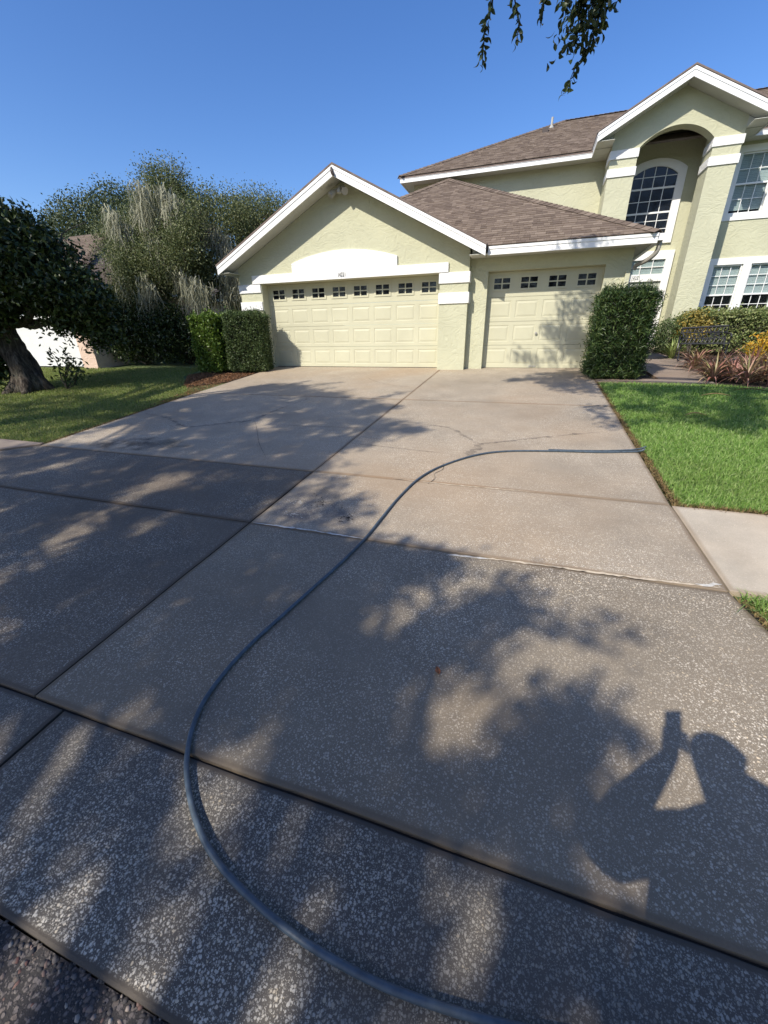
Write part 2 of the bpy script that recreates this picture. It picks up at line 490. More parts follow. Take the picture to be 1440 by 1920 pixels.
# sidewalks either side
swr = tag(thing('sidewalk', (9, -7.9, 0), 'pale concrete sidewalk running past the lawn right of the driveway', None), kind='structure'); swr.location = (0, 0, 0)
x = XR-.022
for k in range(6):
    xl0, xl1 = (x+.015, x-.005) if k == 0 else (x, x)
    slab('slab', [(xl0, Y2+.01), (x+1.45, Y2+.01), (x+1.45, Y1-.01), (xl1, Y1-.01)], M_WALK, swr, top=.001, gap=.005, trowel=.05); x += 1.45
swl = tag(thing('sidewalk', (0, 0, 0), 'brownish concrete sidewalk left of the driveway by the lawn corner', None), kind='structure')
slab('slab', [(-1.23, Y2), (-.40, -8.0), (.24, -7.60), (.58, -7.29), (.56, -7.22), (-1.23, -7.22)], M_PATH, swl, top=.01, gap=.006)
x = -1.24
for k in range(6):
    slab('slab', [(x-1.5, Y2), (x, Y2), (x, -7.22), (x-1.5, -7.22)], M_PATH, swl, top=.01, gap=.006); x -= 1.5

# garden path to the entry
gp = tag(thing('garden_path', (0, 0, 0), 'brown concrete path from the driveway corner to the front door', None), kind='structure')
slab('slab', [(8.47, -1.60), (10.55, -1.66), (10.50, -1.24), (9.66, -1.25), (8.47, -1.22)], M_PATH, gp, top=.01, gap=.004)
slab('slab', [(9.66, -1.24), (10.50, -1.23), (10.75, .35), (9.62, .35)], M_PATH, gp, top=.01, gap=.004)
slab('slab', [(9.62, .36), (10.75, .36), (10.88, 1.75), (9.62, 1.75)], M_PATH, gp, top=.01, gap=.004)
slab('slab', [(9.62, 1.76), (10.88, 1.76), (10.6, 2.6), (10.75, 4.0), (9.62, 4.0)], M_PATH, gp, top=.01, gap=.004)
slab('doorstep', [(9.27, 4.01), (10.92, 4.01), (10.92, 5.33), (9.27, 5.33)], M_PATH, gp, top=.0, gap=.004)

# sand, soap and damp cracks lying in the joints: narrow ragged ribbons just proud of the slab
def ribbon(name, pts, width, mat, parent=None, lift=.004, rag=.35, step=.03):
    P = bezier([np.array([q[0], q[1]]) for q in pts], 14)
    d = [0]
    for a, b in zip(P[:-1], P[1:]): d.append(d[-1]+np.linalg.norm(b-a))
    n = max(3, int(d[-1]/step)); s = np.linspace(0, d[-1], n)
    X = np.interp(s, d, [q[0] for q in P]); Y = np.interp(s, d, [q[1] for q in P])
    V = []; F = []
    for i in range(n):
        j, k = min(i+1, n-1), max(i-1, 0)
        t = np.array([X[j]-X[k], Y[j]-Y[k]]); t /= np.linalg.norm(t)+1e-9; nn = np.array([-t[1], t[0]])
        taper = min(1, 6*min(s[i], d[-1]-s[i])/d[-1]+.15)
        for sg in (-1, 1):
            h = width*.5*taper*(1+rag*rng.normal())
            q = np.array([X[i], Y[i]])+nn*sg*max(.0008, h)
            V.append((q[0], q[1], float(gz(q[1]))+lift))
    for i in range(n-1): F.append((2*i, 2*i+1, 2*i+3, 2*i+2))
    me = bpy.data.meshes.new(name); me.from_pydata(V, [], F)
    return link(name, me, mat, parent)
M_SAND = plain('pale sand line', (.50, .42, .31), .95, .3, 30)
M_SOAP = plain('dried soap foam', (.52, .50, .45), .9, .25, 40)
M_DAMP = plain('damp crack', (.105, .085, .068), .7, .25, 12)
M_CRACK = plain('open crack', (.02, .018, .016), .95, .2, 9)
def damp_mat():
    t = NT('damp concrete'); p = t.pos()
    t.base(t.ramp(t.noise(p, 40, 4), [(.35, (.075, .066, .058)), (.7, (.13, .115, .1))])); t.rough(.55)
    g = t.maprange(t.noise(p, 7, 4), .38, .66, .04, .4)
    tr = t.n('BsdfTransparent'); mx = t.n('MixShader'); t.l(g, mx.inputs[0]); t.l(tr.outputs[0], mx.inputs[1]); t.l(t.b.outputs[0], mx.inputs[2])
    t.l(mx.outputs[0], t.t.nodes['Material Output'].inputs[0]); return t.m
M_DAMPW = damp_mat()
ribbon('joint_sand', [(6.72, -8.555), (7.2, -8.51), (7.8, -8.50), (8.40, -8.475)], .017, M_SAND, drive, rag=.45)
ribbon('joint_sand', [(6.70, -8.56), (6.8, -8.545), (7.0, -8.53)], .016, M_SOAP, drive, lift=.006, rag=.6)
ribbon('joint_sand', [(8.25, -8.47), (8.33, -8.46), (8.40, -8.44)], .022, M_SOAP, drive, lift=.006, rag=.8)
ribbon('joint_sand', [(5.02, -8.50), (5.5, -8.49), (6.05, -8.50)], .016, M_SOAP, drive, rag=.6)
ribbon('joint_sand', [(5.9, -7.31), (6.5, -7.33), (7.3, -7.32)], .014, M_SAND, drive, rag=.5)
ribbon('damp_stain', [(5.63, -5.28), (6.13, -5.39), (6.5, -5.85), (6.68, -6.0), (7.28, -5.66), (8.14, -5.21)], .05, M_DAMPW, drive, rag=.5)
ribbon('damp_stain', [(6.68, -6.0), (6.60, -6.3), (6.55, -6.5)], .10, M_DAMPW, drive, lift=.005, rag=.5)
ribbon('crack', [(6.29, -7.37), (6.33, -7.22), (6.30, -7.09), (6.36, -6.95), (6.33, -6.76)], .006, M_CRACK, drive, rag=.7)
ribbon('damp_stain', [(.60, -5.49), (1.35, -5.7), (2.10, -6.08), (2.6, -5.8), (2.93, -5.55), (3.0, -4.8), (3.1, -4.1), (3.0, -3.76)], .06, M_DAMPW, drive, rag=.6)
ribbon('crack', [(2.88, -5.55), (3.05, -5.62), (3.2, -5.8), (3.5, -6.2), (3.8, -6.6), (4.2, -7.05)], .0035, M_CRACK, drive, rag=.8)
ribbon('crack', [(3.68, -5.72), (4.3, -5.68), (4.97, -5.62)], .005, M_CRACK, drive, rag=.6)
ribbon('crack', [(5.01, -6.32), (5.6, -6.38), (6.26, -6.45)], .004, M_CRACK, drive, rag=.6)
ribbon('crack', [(3.4, -1.5), (3.9, -2.1), (4.5, -2.5), (4.95, -2.62)], .004, M_CRACK, drive, rag=.6)

# wet patch left by the washing, with a film of water
def wet():
    t = NT('water film'); p = t.pos()
    t.base((.10, .10, .10)); t.rough(.12); t.b.inputs['Specular IOR Level'].default_value = .6
    t.bump(t.noise(p, 90, 2), .25, .003)
    at = t.n('Attribute'); at.attribute_name = 'edge'
    f = t.math('MULTIPLY', t.maprange(t.noise(p, 5, 5, .65), .38, .62, 0, .5), at.outputs['Fac'])
    tr = t.n('BsdfTransparent'); mx = t.n('MixShader'); t.l(f, mx.inputs[0])
    t.l(tr.outputs[0], mx.inputs[1]); t.l(t.b.outputs[0], mx.inputs[2])
    t.l(mx.outputs[0], t.t.nodes['Material Output'].inputs[0]); return t.m
M_WET = wet()
def puddle(pts, parent, lift=.005, name='puddle'):
    P = bezier([np.array(q) for q in pts]+[np.array(pts[0])], 8)[:-1]; c = np.mean(P, 0); n = len(P)
    V = [(c[0], c[1], float(gz(c[1]))+lift)]; A = [1.]
    for k, a in ((.7, 1.), (1., 0.)):
        for q in P:
            r = c+(q-c)*k; V.append((r[0], r[1], float(gz(r[1]))+lift)); A.append(a)
    F = [(0, 1+i, 1+(i+1) % n) for i in range(n)]+[(1+i, 1+n+i, 1+n+(i+1) % n, 1+(i+1) % n) for i in range(n)]
    me = bpy.data.meshes.new(name); me.from_pydata(V, [], F)
    at = me.attributes.new('edge', 'FLOAT', 'POINT'); at.data.foreach_set('value', A)
    return link(name, me, M_WET, parent)
puddle([(5.03, -8.40), (5.02, -7.9), (5.15, -7.62), (5.5, -7.75), (5.75, -8.1), (5.95, -8.38), (5.5, -8.45)], drive)
puddle([(3.0, -6.9), (2.4, -6.6), (1.6, -6.8), (1.3, -7.2), (2.2, -7.25)], drive)
for cx, cy, r in ((5.42, -8.02, .13), (5.78, -8.22, .10)):
    mb = MB()
    for k in range(34):
        a, q = rng.uniform(0, 2*PI), r*abs(rng.normal())*.55; s = rng.uniform(.003, .010)
        px, py = cx+q*math.cos(a)*1.3, cy+q*math.sin(a)
        mb.face([(px+s*math.cos(b), py+s*math.sin(b)*.7, float(gz(py+s*math.sin(b)*.7))+.006+k*2e-5) for b in np.linspace(0, 2*PI, 7)[:-1]+rng.uniform(0, 1)])
    tag(mb.build('dirt_speck', M_CRACK, drive, fix=False), kind='stuff')
for cx, cy, r in ((5.22, -8.05, .16), (5.30, -8.28, .07), (5.35, -7.42, .10)):
    mb = MB()
    for k in range(30):
        a, q = rng.uniform(0, 2*PI), r*abs(rng.normal())*.6; s = rng.uniform(.002, .008)
        px, py = cx+q*math.cos(a)*1.5, cy+q*math.sin(a)*.7
        mb.face([(px+s*math.cos(b), py+s*math.sin(b)*.7, float(gz(py+s*math.sin(b)*.7))+.0085+k*2e-5) for b in np.linspace(0, 2*PI, 7)[:-1]+rng.uniform(0, 1)])
    tag(mb.build('soap_foam', M_SOAP, drive, fix=False), kind='stuff')

# loose stones of the worn street edge
def pebbles(n, xr, yr, size, mat, name, parent=None, zoff=-.019):
    ico = bmesh.new(); bmesh.ops.create_icosphere(ico, subdivisions=1, radius=1)
    bv = np.array([v.co[:] for v in ico.verts]); bf = np.array([[v.index for v in f.verts] for f in ico.faces]); ico.free()
    C = np.stack([rng.uniform(*xr, n), rng.uniform(*yr, n)], 1)
    V = np.zeros((n, len(bv), 3))
    for i in range(n):
        s = rng.uniform(*size)*np.array([rng.uniform(.7, 1.4), rng.uniform(.7, 1.2), rng.uniform(.4, .7)])
        a = rng.uniform(0, 2*PI); R_ = np.array([[math.cos(a), -math.sin(a), 0], [math.sin(a), math.cos(a), 0], [0, 0, 1]])
        V[i] = (bv*(1+rng.normal(size=(len(bv), 1))*.14)*s)@R_.T+[C[i, 0], C[i, 1], float(gz(C[i, 1]))+zoff]
    F = (bf[None]+np.arange(n)[:, None, None]*len(bv)).reshape(-1)
    return tag(tri_obj(name, V.reshape(-1, 3), F, mat, parent), kind='stuff')
def stonemat():
    t = NT('street stones'); g = t.n('NewGeometry')
    t.base(t.ramp(g.outputs['Random Per Island'], [(0, (.03, .028, .028)), (.5, (.075, .065, .06)), (.72, (.16, .14, .12)), (.86, (.12, .055, .042)), (1, (.30, .27, .23))]))
    t.rough(.8); return t.m
pebbles(5200, (4.6, 7.2), (-11.4, -10.868), (.0035, .0095), stonemat(), 'street_gravel')

# ------------------------------------------------------------------ the house
house = thing('house', (0, 0, 0), 'two storey sage stucco house with white trim, brown shingle roofs and two garage doors', 'house')

def strip_wall(mb, xs, top, bot, y0, y1):
    """vertical wall from strips: top(x), bot(x) callables (linear inside a strip)"""
    for a, b in zip(xs[:-1], xs[1:]):
        e = 1e-6
        za0, zb0, za1, zb1 = bot(a+e), bot(b-e), top(a+e), top(b-e)
        if max(za1-za0, zb1-zb0) < 1e-4: continue
        mb.hexa([(a, y0, za0), (b, y0, zb0), (b, y1, zb0), (a, y1, za0), (a, y0, za1), (b, y0, zb1), (b, y1, zb1), (a, y1, za1)])

# garage gable wall
AX0, AX1, AMID = -.73, 5.58, 2.47
mb = MB()
strip_wall(mb, [AX0, -.04, AMID, 4.90, AX1], lambda x: 4.13-.5*abs(x-AMID), lambda x: 2.13 if -.04 < x < 4.90 else -.12, -.30, .08)
mb.build('wall', M_STUCCO, house)
mb = MB()
mb.box(AX0, AX0+.25, .085, 6.2, -.12, 2.5)
mb.build('wall', M_STUCCO, house)
# single garage wall
mb = MB()
strip_wall(mb, [AX1+.002, 6.00, 8.46, 8.95], lambda x: 2.43, lambda x: 2.13 if 6.0 < x < 8.46 else -.12, -.10, .19)
mb.box(8.72, 8.948, .195, 4.64, -.12, 2.43)
mb.build('wall', M_STUCCO, house)

# upper storey walls with the window openings of the right-hand side
WY = 4.95
mb = MB()
mb.box(2.85, 8.60, WY, WY+.25, 2.3, 5.40)
mb.box(2.85, 3.10, WY+.25, 14.5, 2.3, 5.40)
zs_low, zs_up = (1.0, 2.55), (3.78, 5.15)
ops = [(11.95, 12.68, zs_low), (12.87, 13.60, zs_low), (14.6, 15.5, zs_low), (11.93, 12.72, zs_up), (12.90, 13.69, zs_up), (15.0, 15.8, zs_up)]
xs = sorted({11.55, 18.0, *[o[0] for o in ops], *[o[1] for o in ops]})
for a, b in zip(xs[:-1], xs[1:]):
    m = .5*(a+b); cuts = [(-.12, None)]
    holes = sorted([o[2] for o in ops if o[0] < m < o[1]])
    z = -.12
    for h in holes:
        mb.box(a, b, WY, WY+.25, z, h[0]); z = h[1]
    mb.box(a, b, WY, WY+.25, z, 5.40)
mb.box(17.75, 18.0, WY+.25, 14.5, -.12, 5.40)
mb.box(2.85, 18, 14.5, 14.75, -.12, 5.40)
mb.build('wall', M_STUCCO, house)

# entry portico
PX0, PX1, PM = 8.60, 11.55, 10.07
QX0, QX1, QS, QT = 9.25, 10.94, 5.25, 5.63       # arched opening
mb = MB()
qm, hw = .5*(QX0+QX1), .5*(QX1-QX0)
rise = QT-QS; RR = (hw*hw+rise*rise)/(2*rise)
arch = lambda x: QT-RR+math.sqrt(max(0, RR*RR-(x-qm)**2))
xs = sorted([PX0, PX1, PM]+list(np.linspace(QX0, QX1, 25)))
gt = lambda x: 6.39-.515*abs(x-PM)
strip_wall(mb, xs, gt, lambda x: arch(x) if QX0 < x < QX1 else -.12, 3.95, 4.28)
strip_wall(mb, [PX0, QX0], gt, lambda x: -.12, 4.2801, 4.644)
strip_wall(mb, [QX1, PX1], gt, lambda x: -.12, 4.2801, 4.644)
# the entry recess widens behind the two piers
mb.box(9.0, 11.30, 4.2802, 5.349, 5.85, 5.9)
mb.box(PX0+.001, 9.0, 4.645, 5.349, -.12, 5.9); mb.box(11.30, PX1-.001, 4.645, 5.349, -.12, 5.9)
mb.box(PX0+.001, PX1-.001, 5.35, 5.6, -.12, 5.9)
mb.build('wall', M_STUCCO, house)

# ---------------- white bands and the arched header
def bands(x0, x1, y, zz, sides=True, depth=.03, back=.2):
    for z0, z1 in zz:
        mb = MB(); mb.box(x0-.0, x1+.0, y-depth, y+back, z0, z1); mb.build('trim_band', M_BAND, house, bevel=.006)
bands(4.88, AX1+.03, -.30, [(1.91, 2.135), (1.48, 1.715)])
bands(AX0-.03, -.06, -.30, [(1.93, 2.135), (1.50, 1.715)])
bands(PX0-.03, QX0+.02, 3.95, [(5.07, 5.262), (4.68, 4.87)], back=.6)
bands(QX1-.03, PX1+.03, 3.95, [(5.07, 5.255), (4.68, 4.87)], back=.66)
mb = MB()
hp = [(-.29, 2.138), (5.10, 2.138), (5.10, 2.34), (3.85, 2.342), (3.85, 2.55)]
for k in range(1, 24):
    t = k/24; hp.append((3.85-2.88*t, 2.55+.22*(1-(2*t-1)**2)))
hp += [(.97, 2.55), (.97, 2.342), (-.29, 2.34)]
mb.prism([(x, -.345, z) for x, z in hp], (0, .06, 0))
mb.build('header_trim', M_BAND, house, bevel=.005)

# ---------------- house numbers
def number(txt, loc, size, parent=house, sx=.62):
    cu = bpy.data.curves.new('house_number', 'FONT'); cu.body = txt; cu.size = size; cu.extrude = .004; cu.space_character = 1.12
    tmp = bpy.data.objects.new('tmp', cu); COL.objects.link(tmp)
    bpy.context.view_layer.update()
    me = bpy.data.meshes.new_from_object(tmp); bpy.data.objects.remove(tmp); bpy.data.curves.remove(cu)
    o = link('house_number', me, M_NUM, parent)
    o.location = loc; o.rotation_euler = (PI/2, 0, 0); o.scale = (sx, 1, 1)
    return o
number('14221', (2.27, -.3505, 2.185), .135)

# ---------------- garage doors
def panel_mesh(w_, h_, d=.012):
    """raised panel: groove, bevel, field (front faces -y, centred)"""
    mb = MB(); rings = [(0, 0), (.008, .006), (.022, .006), (.058, -.001)]
    R_ = []
    for ins, dy in rings:
        a, b = w_/2-ins, h_/2-ins; R_.append([(-a, dy, -b), (a, dy, -b), (a, dy, b), (-a, dy, b)])
    for p, q in zip(R_[:-1], R_[1:]):
        for i in range(4):
            j = (i+1) % 4; mb.face([p[i], p[j], q[j], q[i]])
    mb.face(R_[-1])
    me = bpy.data.meshes.new('panel'); me.from_pydata(mb.v, [], mb.f); return me

def garage_door(x0, cols, y, xa, xb, label, dark):
    CW, SH = .61, .5325; pw, ph = .50, .365
    root = bpy.data.objects.new('garage_door', None); COL.objects.link(root); root.parent = house; root['label'] = label
    for a, b in ((xa, x0+.004), (x0+CW*cols-.004, xb)):
        mb = MB(); mb.box(a, b, y-.02, y+.06, -.02, 2.13); mb.build('door_stop', M_DOOR, root)
    pm = panel_mesh(pw, ph); pm.materials.append(M_DOOR)
    seal = MB(); seal.box(x0+.005, x0+CW*cols-.005, y+.004, y+.05, -.03, .012); seal.build('bottom_seal', M_DIRT, root)
    frame_me = pane_me = None
    for r in range(4):
        z0 = .015+r*SH*.994; z1 = z0+SH*.994-.006
        s = MB(); zc = .5*(z0+z1)
        ww, wh = (pw, ph) if r < 3 else (.43, .285)
        zc2 = zc if r < 3 else zc+.02
        s.box(x0, x0+CW*cols, y, y+.045, z0, zc2-wh/2); s.box(x0, x0+CW*cols, y, y+.045, zc2+wh/2, z1)
        xx = x0
        for c in range(cols):
            xm = x0+CW*(c+.5)
            s.box(xx, xm-ww/2, y, y+.045, zc2-wh/2, zc2+wh/2); xx = xm+ww/2
        s.box(xx, x0+CW*cols, y, y+.045, zc2-wh/2, zc2+wh/2)
        s.build('section', M_DOOR, root)
        for c in range(cols):
            xm = x0+CW*(c+.5)
            if r < 3:
                o = link('panel', pm, None, root); o.location = (xm, y, zc2)
            else:
                if frame_me is None:
                    f = MB(); a, b = ww/2+.012, wh/2+.012; ia, ib = .180, .112
                    f.box(-a, -ia, -.014, .012, -b, b); f.box(ia, a, -.014, .012, -b, b)
                    f.box(-ia, ia, -.014, .012, -b, -ib); f.box(-ia, ia, -.014, .012, ib, b)
                    f.box(-.014, .014, -.008, .012, -ib, ib); f.box(-ia, -.014, -.008, .012, -.012, .012); f.box(.014, ia, -.008, .012, -.012, .012)
                    frame_me = f.build('window_frame', M_DOOR, root).data
                    o = bpy.data.objects[[q.name for q in root.children if q.name.startswith('window_frame')][0]]
                    pb = MB(); pb.box(-.082, .082, 0, .006, -.048, .048)
                    tmp = pb.build('pane', M_GLASSD, root); pane_me = tmp.data; bpy.data.objects.remove(tmp)
                    bk = MB(); bk.box(x0+.05, x0+CW*cols-.05, y+.05, y+.06, zc2-.2, zc2+.2); bk.build('backing', dark, root)
                else:
                    o = link('window_frame', frame_me, None, root)
                o.location = (xm, y, zc2)
                for sx in (-1, 1):
                    for sz in (-1, 1):
                        q = link('pane', pane_me, None, root); q.location = (xm+sx*.097, y+.002, zc2+sz*.062)
    return root
M_GDIN = plain('grey garage interior', (.06, .065, .07), .8, .3, 3)
garage_door(0.0, 8, 0.0, -.04, 4.90, 'wide cream garage door with a row of eight small windows', M_ROOMDARK)
gb = garage_door(6.01, 4, .10, 6.0, 8.46, 'narrow cream garage door with four small windows', M_GDIN)
mb = MB(); mb.tube([(7.21, .10, .80), (7.21, .06, .80)], .03, 10); mb.tube([(7.21, .06, .80), (7.21, .045, .80)], [.018, .012], 8)
mb.box(7.13, 7.30, .085, .10, .04, .065)
mb.build('handle', M_METAL, gb)

# ---------------- roofs
def shingle_field(org, al, xl, xr, n, parent, skip=None, near=None, nsingle=0, expo=.132, d0=0.0, xmid=None):
    """courses of laminated shingles lying on a slope that rises towards +y from org=(y, z) at angle al;
    xl(d), xr(d): limits of the field at distance d up the slope"""
    ca, sa = math.cos(al), math.sin(al)
    T = []
    for k in range(n):
        d = d0+k*expo; a, b = xl(d+.5*expo), xr(d+.5*expo)
        if b-a < .05: break
        x = a-rng.uniform(0, .3)
        while x < b:
            w_ = rng.choice([.10, .14, .18, .23]); e = x+w_
            u0, u1 = max(x, a), min(e, b)
            y, z = org[0]+d*ca, org[1]+d*sa
            if u1-u0 > .04 and not (skip and skip(.5*(u0+u1), y, z)):
                T.append((u0, u1, d, y, z, abs((u1-u0)-w_) < 1e-9, w_, rng.uniform(.009, .018)))
            x = e
    if near is not None: T.sort(key=lambda t: (t[0]-near[0])**2+(t[3]-near[1])**2+(t[4]-near[2])**2)
    singles, V, F = 0, [], []
    cache = {}
    for u0, u1, d, y, z, whole, w_, th in T:
        Lx = u1-u0-.003; Ls = expo*1.12
        P = [(0, 0, 0), (Lx, 0, 0), (Lx, Ls, 0), (0, Ls, 0), (0, 0, th), (Lx, 0, th), (Lx, Ls, .004), (0, Ls, .004)]
        if whole and singles < nsingle:
            key = (w_, round(th/.003))
            if key not in cache:
                m = MB(); m.hexa(P); ob = m.build('shingle', M_SHINGLE1, parent); cache[key] = ob.data
            else:
                ob = link('shingle', cache[key], None, parent)
            ob.location = (u0, y, z); ob.rotation_euler = (al, 0, 0); singles += 1
        else:
            b = len(V)
            V += [(u0+p[0], y+p[1]*ca-p[2]*sa, z+p[1]*sa+p[2]*ca) for p in P]
            F += [tuple(b+i for i in q) for q in ((4,5,6,7),(0,1,5,4),(1,2,6,5),(3,0,4,7))]
    me = bpy.data.meshes.new('shingle_courses'); me.from_pydata(V, [], F)
    return tag(link('shingle_courses', me, M_SHINGLE, parent), kind='stuff')
def caps(a, b, parent, n, w_=.15, lift=.02, mat=None):
    """overlapping cap shingles along a hip or ridge"""
    a, b = np.array(a, float), np.array(b, float); t = (b-a)/np.linalg.norm(b-a)
    s = np.cross(t, [0, 0, 1.]); s /= np.linalg.norm(s); u = np.cross(s, t); L = np.linalg.norm(b-a)/n
    mb = MB()
    for k in range(n):
        p = a+t*L*k; q = p+t*L*1.25
        P = []
        for r_, h in ((p, lift+.014), (q, lift)):
            P += [r_-s*w_-u*(w_*.42-h), r_+u*h, r_+s*w_-u*(w_*.42-h)]
        mb.face([P[0], P[1], P[4], P[3]]); mb.face([P[1], P[2], P[5], P[4]])
        D = u*.016
        mb.face([P[0]-D, P[1]-D, P[1], P[0]]); mb.face([P[1]-D, P[2]-D, P[2], P[1]])
    return tag(mb.build('ridge_cap', M_SHINGLE, parent, fix=False), kind='stuff')

# garage hip roof
HM = .53; HL, HR, HY, HZ = -1.03, 9.23, -.63, 2.545
al = math.atan(HM); hk = (HR-HL)/2; PKX, PKY, PKZ = HL+hk, HY+hk, HZ+HM*hk
mb = MB()
dn = (0, 0, -.05)
VY = HY+(4.29-HZ)/HM   # the front slope starts behind the gable roof (valleys)
mb.prism([(6.0, HY, HZ), (HR, HY, HZ), (PKX, PKY, PKZ), (HL, HY+.02, HZ+.01), (AMID, VY, 4.29)], dn)
mb.prism([(HR, HY, HZ), (HR, WY, HZ), (PKX, WY, PKZ), (PKX, PKY, PKZ)], dn)
mb.prism([(HL, HY, HZ), (PKX, PKY, PKZ), (PKX, 6.3, PKZ), (HL, 6.3, HZ)], dn)
roof1 = mb.build('roof', M_ROOFBASE, house); roof1['label'] = 'low hip roof over the garages with brown shingles in courses'
gab = lambda x: 2.55+.5*(3.5-abs(x-AMID))
shingle_field((HY-.02, HZ+.004), al, lambda d: HL+d*math.cos(al), lambda d: HR-d*math.cos(al)+.02, 64, roof1,
              skip=lambda x, y, z: x < 6.0 and z+.05 < gab(x), near=(7.5, -.6, 2.6), nsingle=300)
caps((HR+.0, HY, HZ+.02), (PKX, PKY, PKZ+.02), roof1, 46)
caps((HL, HY, HZ+.02), (PKX, PKY, PKZ+.02), roof1, 46)

# gable roof
mb = MB()
GE, GZ, RZ = 3.52, 2.545, 4.305
for sx in (-1, 1):
    mb.prism([(AMID+sx*GE, -.79, GZ), (AMID, -.79, RZ), (AMID, 4.0, RZ), (AMID+sx*GE, 4.0 if sx < 0 else -.2, GZ)], (0, 0, .035))
roof2 = mb.build('roof', M_ROOFBASE, house); roof2['label'] = 'gable roof above the wide garage door'
# rake boards in two steps, soffit under the overhang
def rake(mid, half, ztop, slope, y, h, ob=house, stepz=.065):
    for sx in (-1, 1):
        for (d0, d1, yy) in ((0, stepz, y-.012), (stepz, h, y)):
            mb = MB()
            xo = mid+sx*half; zo = ztop-slope*half
            P = [(mid, yy, ztop-d0), (xo, yy, zo-d0), (xo, yy, zo-d1), (mid, yy, ztop-d1)]
            mb.prism(P, (0, .03+(y-yy), 0)); mb.build('barge_board', M_WHITE, ob)
rake(AMID, 3.50, 4.295, .5, -.775, .195)
for sx in (-1, 1):
    n = 9
    for k in range(n):   # soffit boards
        mb = MB()
        a, b = k/n, (k+1)/n; g = .0015
        xa, xb = AMID+sx*(3.46*a+g), AMID+sx*(3.46*b-g)
        z = lambda x: 4.135-.5*abs(x-AMID)
        mb.hexa([(xa, -.74, z(xa)), (xb, -.74, z(xb)), (xb, -.302, z(xb)), (xa, -.302, z(xa)), (xa, -.74, z(xa)+.03), (xb, -.74, z(xb)+.03), (xb, -.302, z(xb)+.03), (xa, -.302, z(xa)+.03)])
        mb.build('soffit_board', M_SOFFIT, house)
for sx in (-1, 1):   # boxed eave ends
    xa, xb = sorted((AMID+sx*3.47, AMID+sx*3.155)); mb = MB()
    mb.prism([(xa, -.298, 2.395), (xb, -.298, 2.395), (xb, -.298, 4.13-.5*abs(xb-AMID)), (xa, -.298, 4.13-.5*abs(xa-AMID))], (0, .1, 0))
    mb.box(xa, xb, -.735, -.30, 2.385, 2.394)
    mb.build('eave_return', M_SOFFIT, house)
def fascia(x0, x1, y0, y1, z0, z1, axis, sgn, parent=house):
    mb = MB(); st = .055
    if axis == 'x':
        mb.box(x0, x1, y0, y1, z0, z1-st); mb.box(x0, x1, y0-.012, y1, z1-st, z1)
    else:
        a, b = (x0, x1+.012) if sgn > 0 else (x0-.012, x1)
        mb.box(x0, x1, y0, y1, z0, z1-st); mb.box(a, b, y0, y1, z1-st, z1)
    mb.build('fascia', M_WHITE, parent)
fascia(6.005, 9.225, -.625, -.597, 2.375, 2.54, 'x', 0)
fascia(9.20, 9.222, -.596, 4.6, 2.375, 2.54, 'y', 1)
fascia(-1.03, -1.005, -.74, 6.2, 2.375, 2.54, 'y', -1)
for k in range(20):
    a = 5.60+k*.18; mb = MB(); mb.box(a, min(a+.177, 9.199), -.596, -.102, 2.405, 2.42); mb.build('soffit_board', M_SOFFIT, house)
for q in ((8.952, 9.199, -.10, 4.5), (-1.0, AX0-.002, -.29, 6.2)):
    mb = MB(); mb.box(*q, 2.405, 2.42); mb.build('soffit', M_SOFFIT, house)

# second roof
UZ, UY, UL, UR, US = 5.505, 4.47, 2.47, 22.0, .5
ua = math.atan(US); UK = 4.93
mb = MB()
mb.prism([(UL, UY, UZ), (UR, UY, UZ), (UR-UK, UY+UK, UZ+US*UK), (UL+UK, UY+UK, UZ+US*UK)], dn)
mb.prism([(UL, UY, UZ), (UL+UK, UY+UK, UZ+US*UK), (UL, UY+2*UK, UZ)], dn)
mb.prism([(UL, UY+2*UK, UZ), (UL+UK, UY+UK, UZ+US*UK), (UR-UK, UY+UK, UZ+US*UK), (UR, UY+2*UK, UZ)], dn)
mb.prism([(UR, UY, UZ), (UR, UY+2*UK, UZ), (UR-UK, UY+UK, UZ+US*UK)], dn)
roof3 = mb.build('roof', M_ROOFBASE, house); roof3['label'] = 'upper hip roof with brown shingles and two small vents'
shingle_field((UY-.02, UZ+.004), ua, lambda d: UL+d*math.cos(ua), lambda d: min(15.5, UR-d*math.cos(ua)), 43, roof3,
              skip=lambda x, y, z: abs(x-PM) < 1.9-.0 and z+.05 < 6.54-.5*abs(x-PM)-.0)
caps((UL, UY, UZ+.02), (UL+UK, UY+UK, UZ+US*UK+.02), roof3, 46)
caps((UL+UK, UY+UK, UZ+US*UK+.02), (UR-UK, UY+UK, UZ+US*UK+.02), roof3, 60)
mb = MB(); zr = lambda y: UZ+US*(y-UY)
mb.hexa([(6.66, 7.85, zr(7.85)-.02), (6.86, 7.85, zr(7.85)-.02), (6.86, 8.15, zr(8.15)-.02), (6.66, 8.15, zr(8.15)-.02),
         (6.66, 7.85, zr(7.85)+.17), (6.86, 7.85, zr(7.85)+.17), (6.86, 8.15, zr(8.15)+.06), (6.66, 8.15, zr(8.15)+.06)])
mb.build('roof_vent', M_BROWN, roof3)
mb = MB(); mb.tube([(6.95, 8.55, zr(8.55)-.05), (6.95, 8.55, zr(8.55)+.30)], .04, 10); mb.tube([(6.95, 8.55, zr(8.55)-.02), (6.95, 8.55, zr(8.55)+.07)], [.10, .045], 10)
mb.build('vent_pipe', M_METAL, roof3)
fascia(2.50, 8.16, 4.485, 4.51, 5.345, 5.50, 'x', 0)
fascia(11.95, 18.4, 4.485, 4.51, 5.345, 5.50, 'x', 0)
fascia(2.50, 2.525, 4.512, 14.0, 5.345, 5.50, 'y', -1)
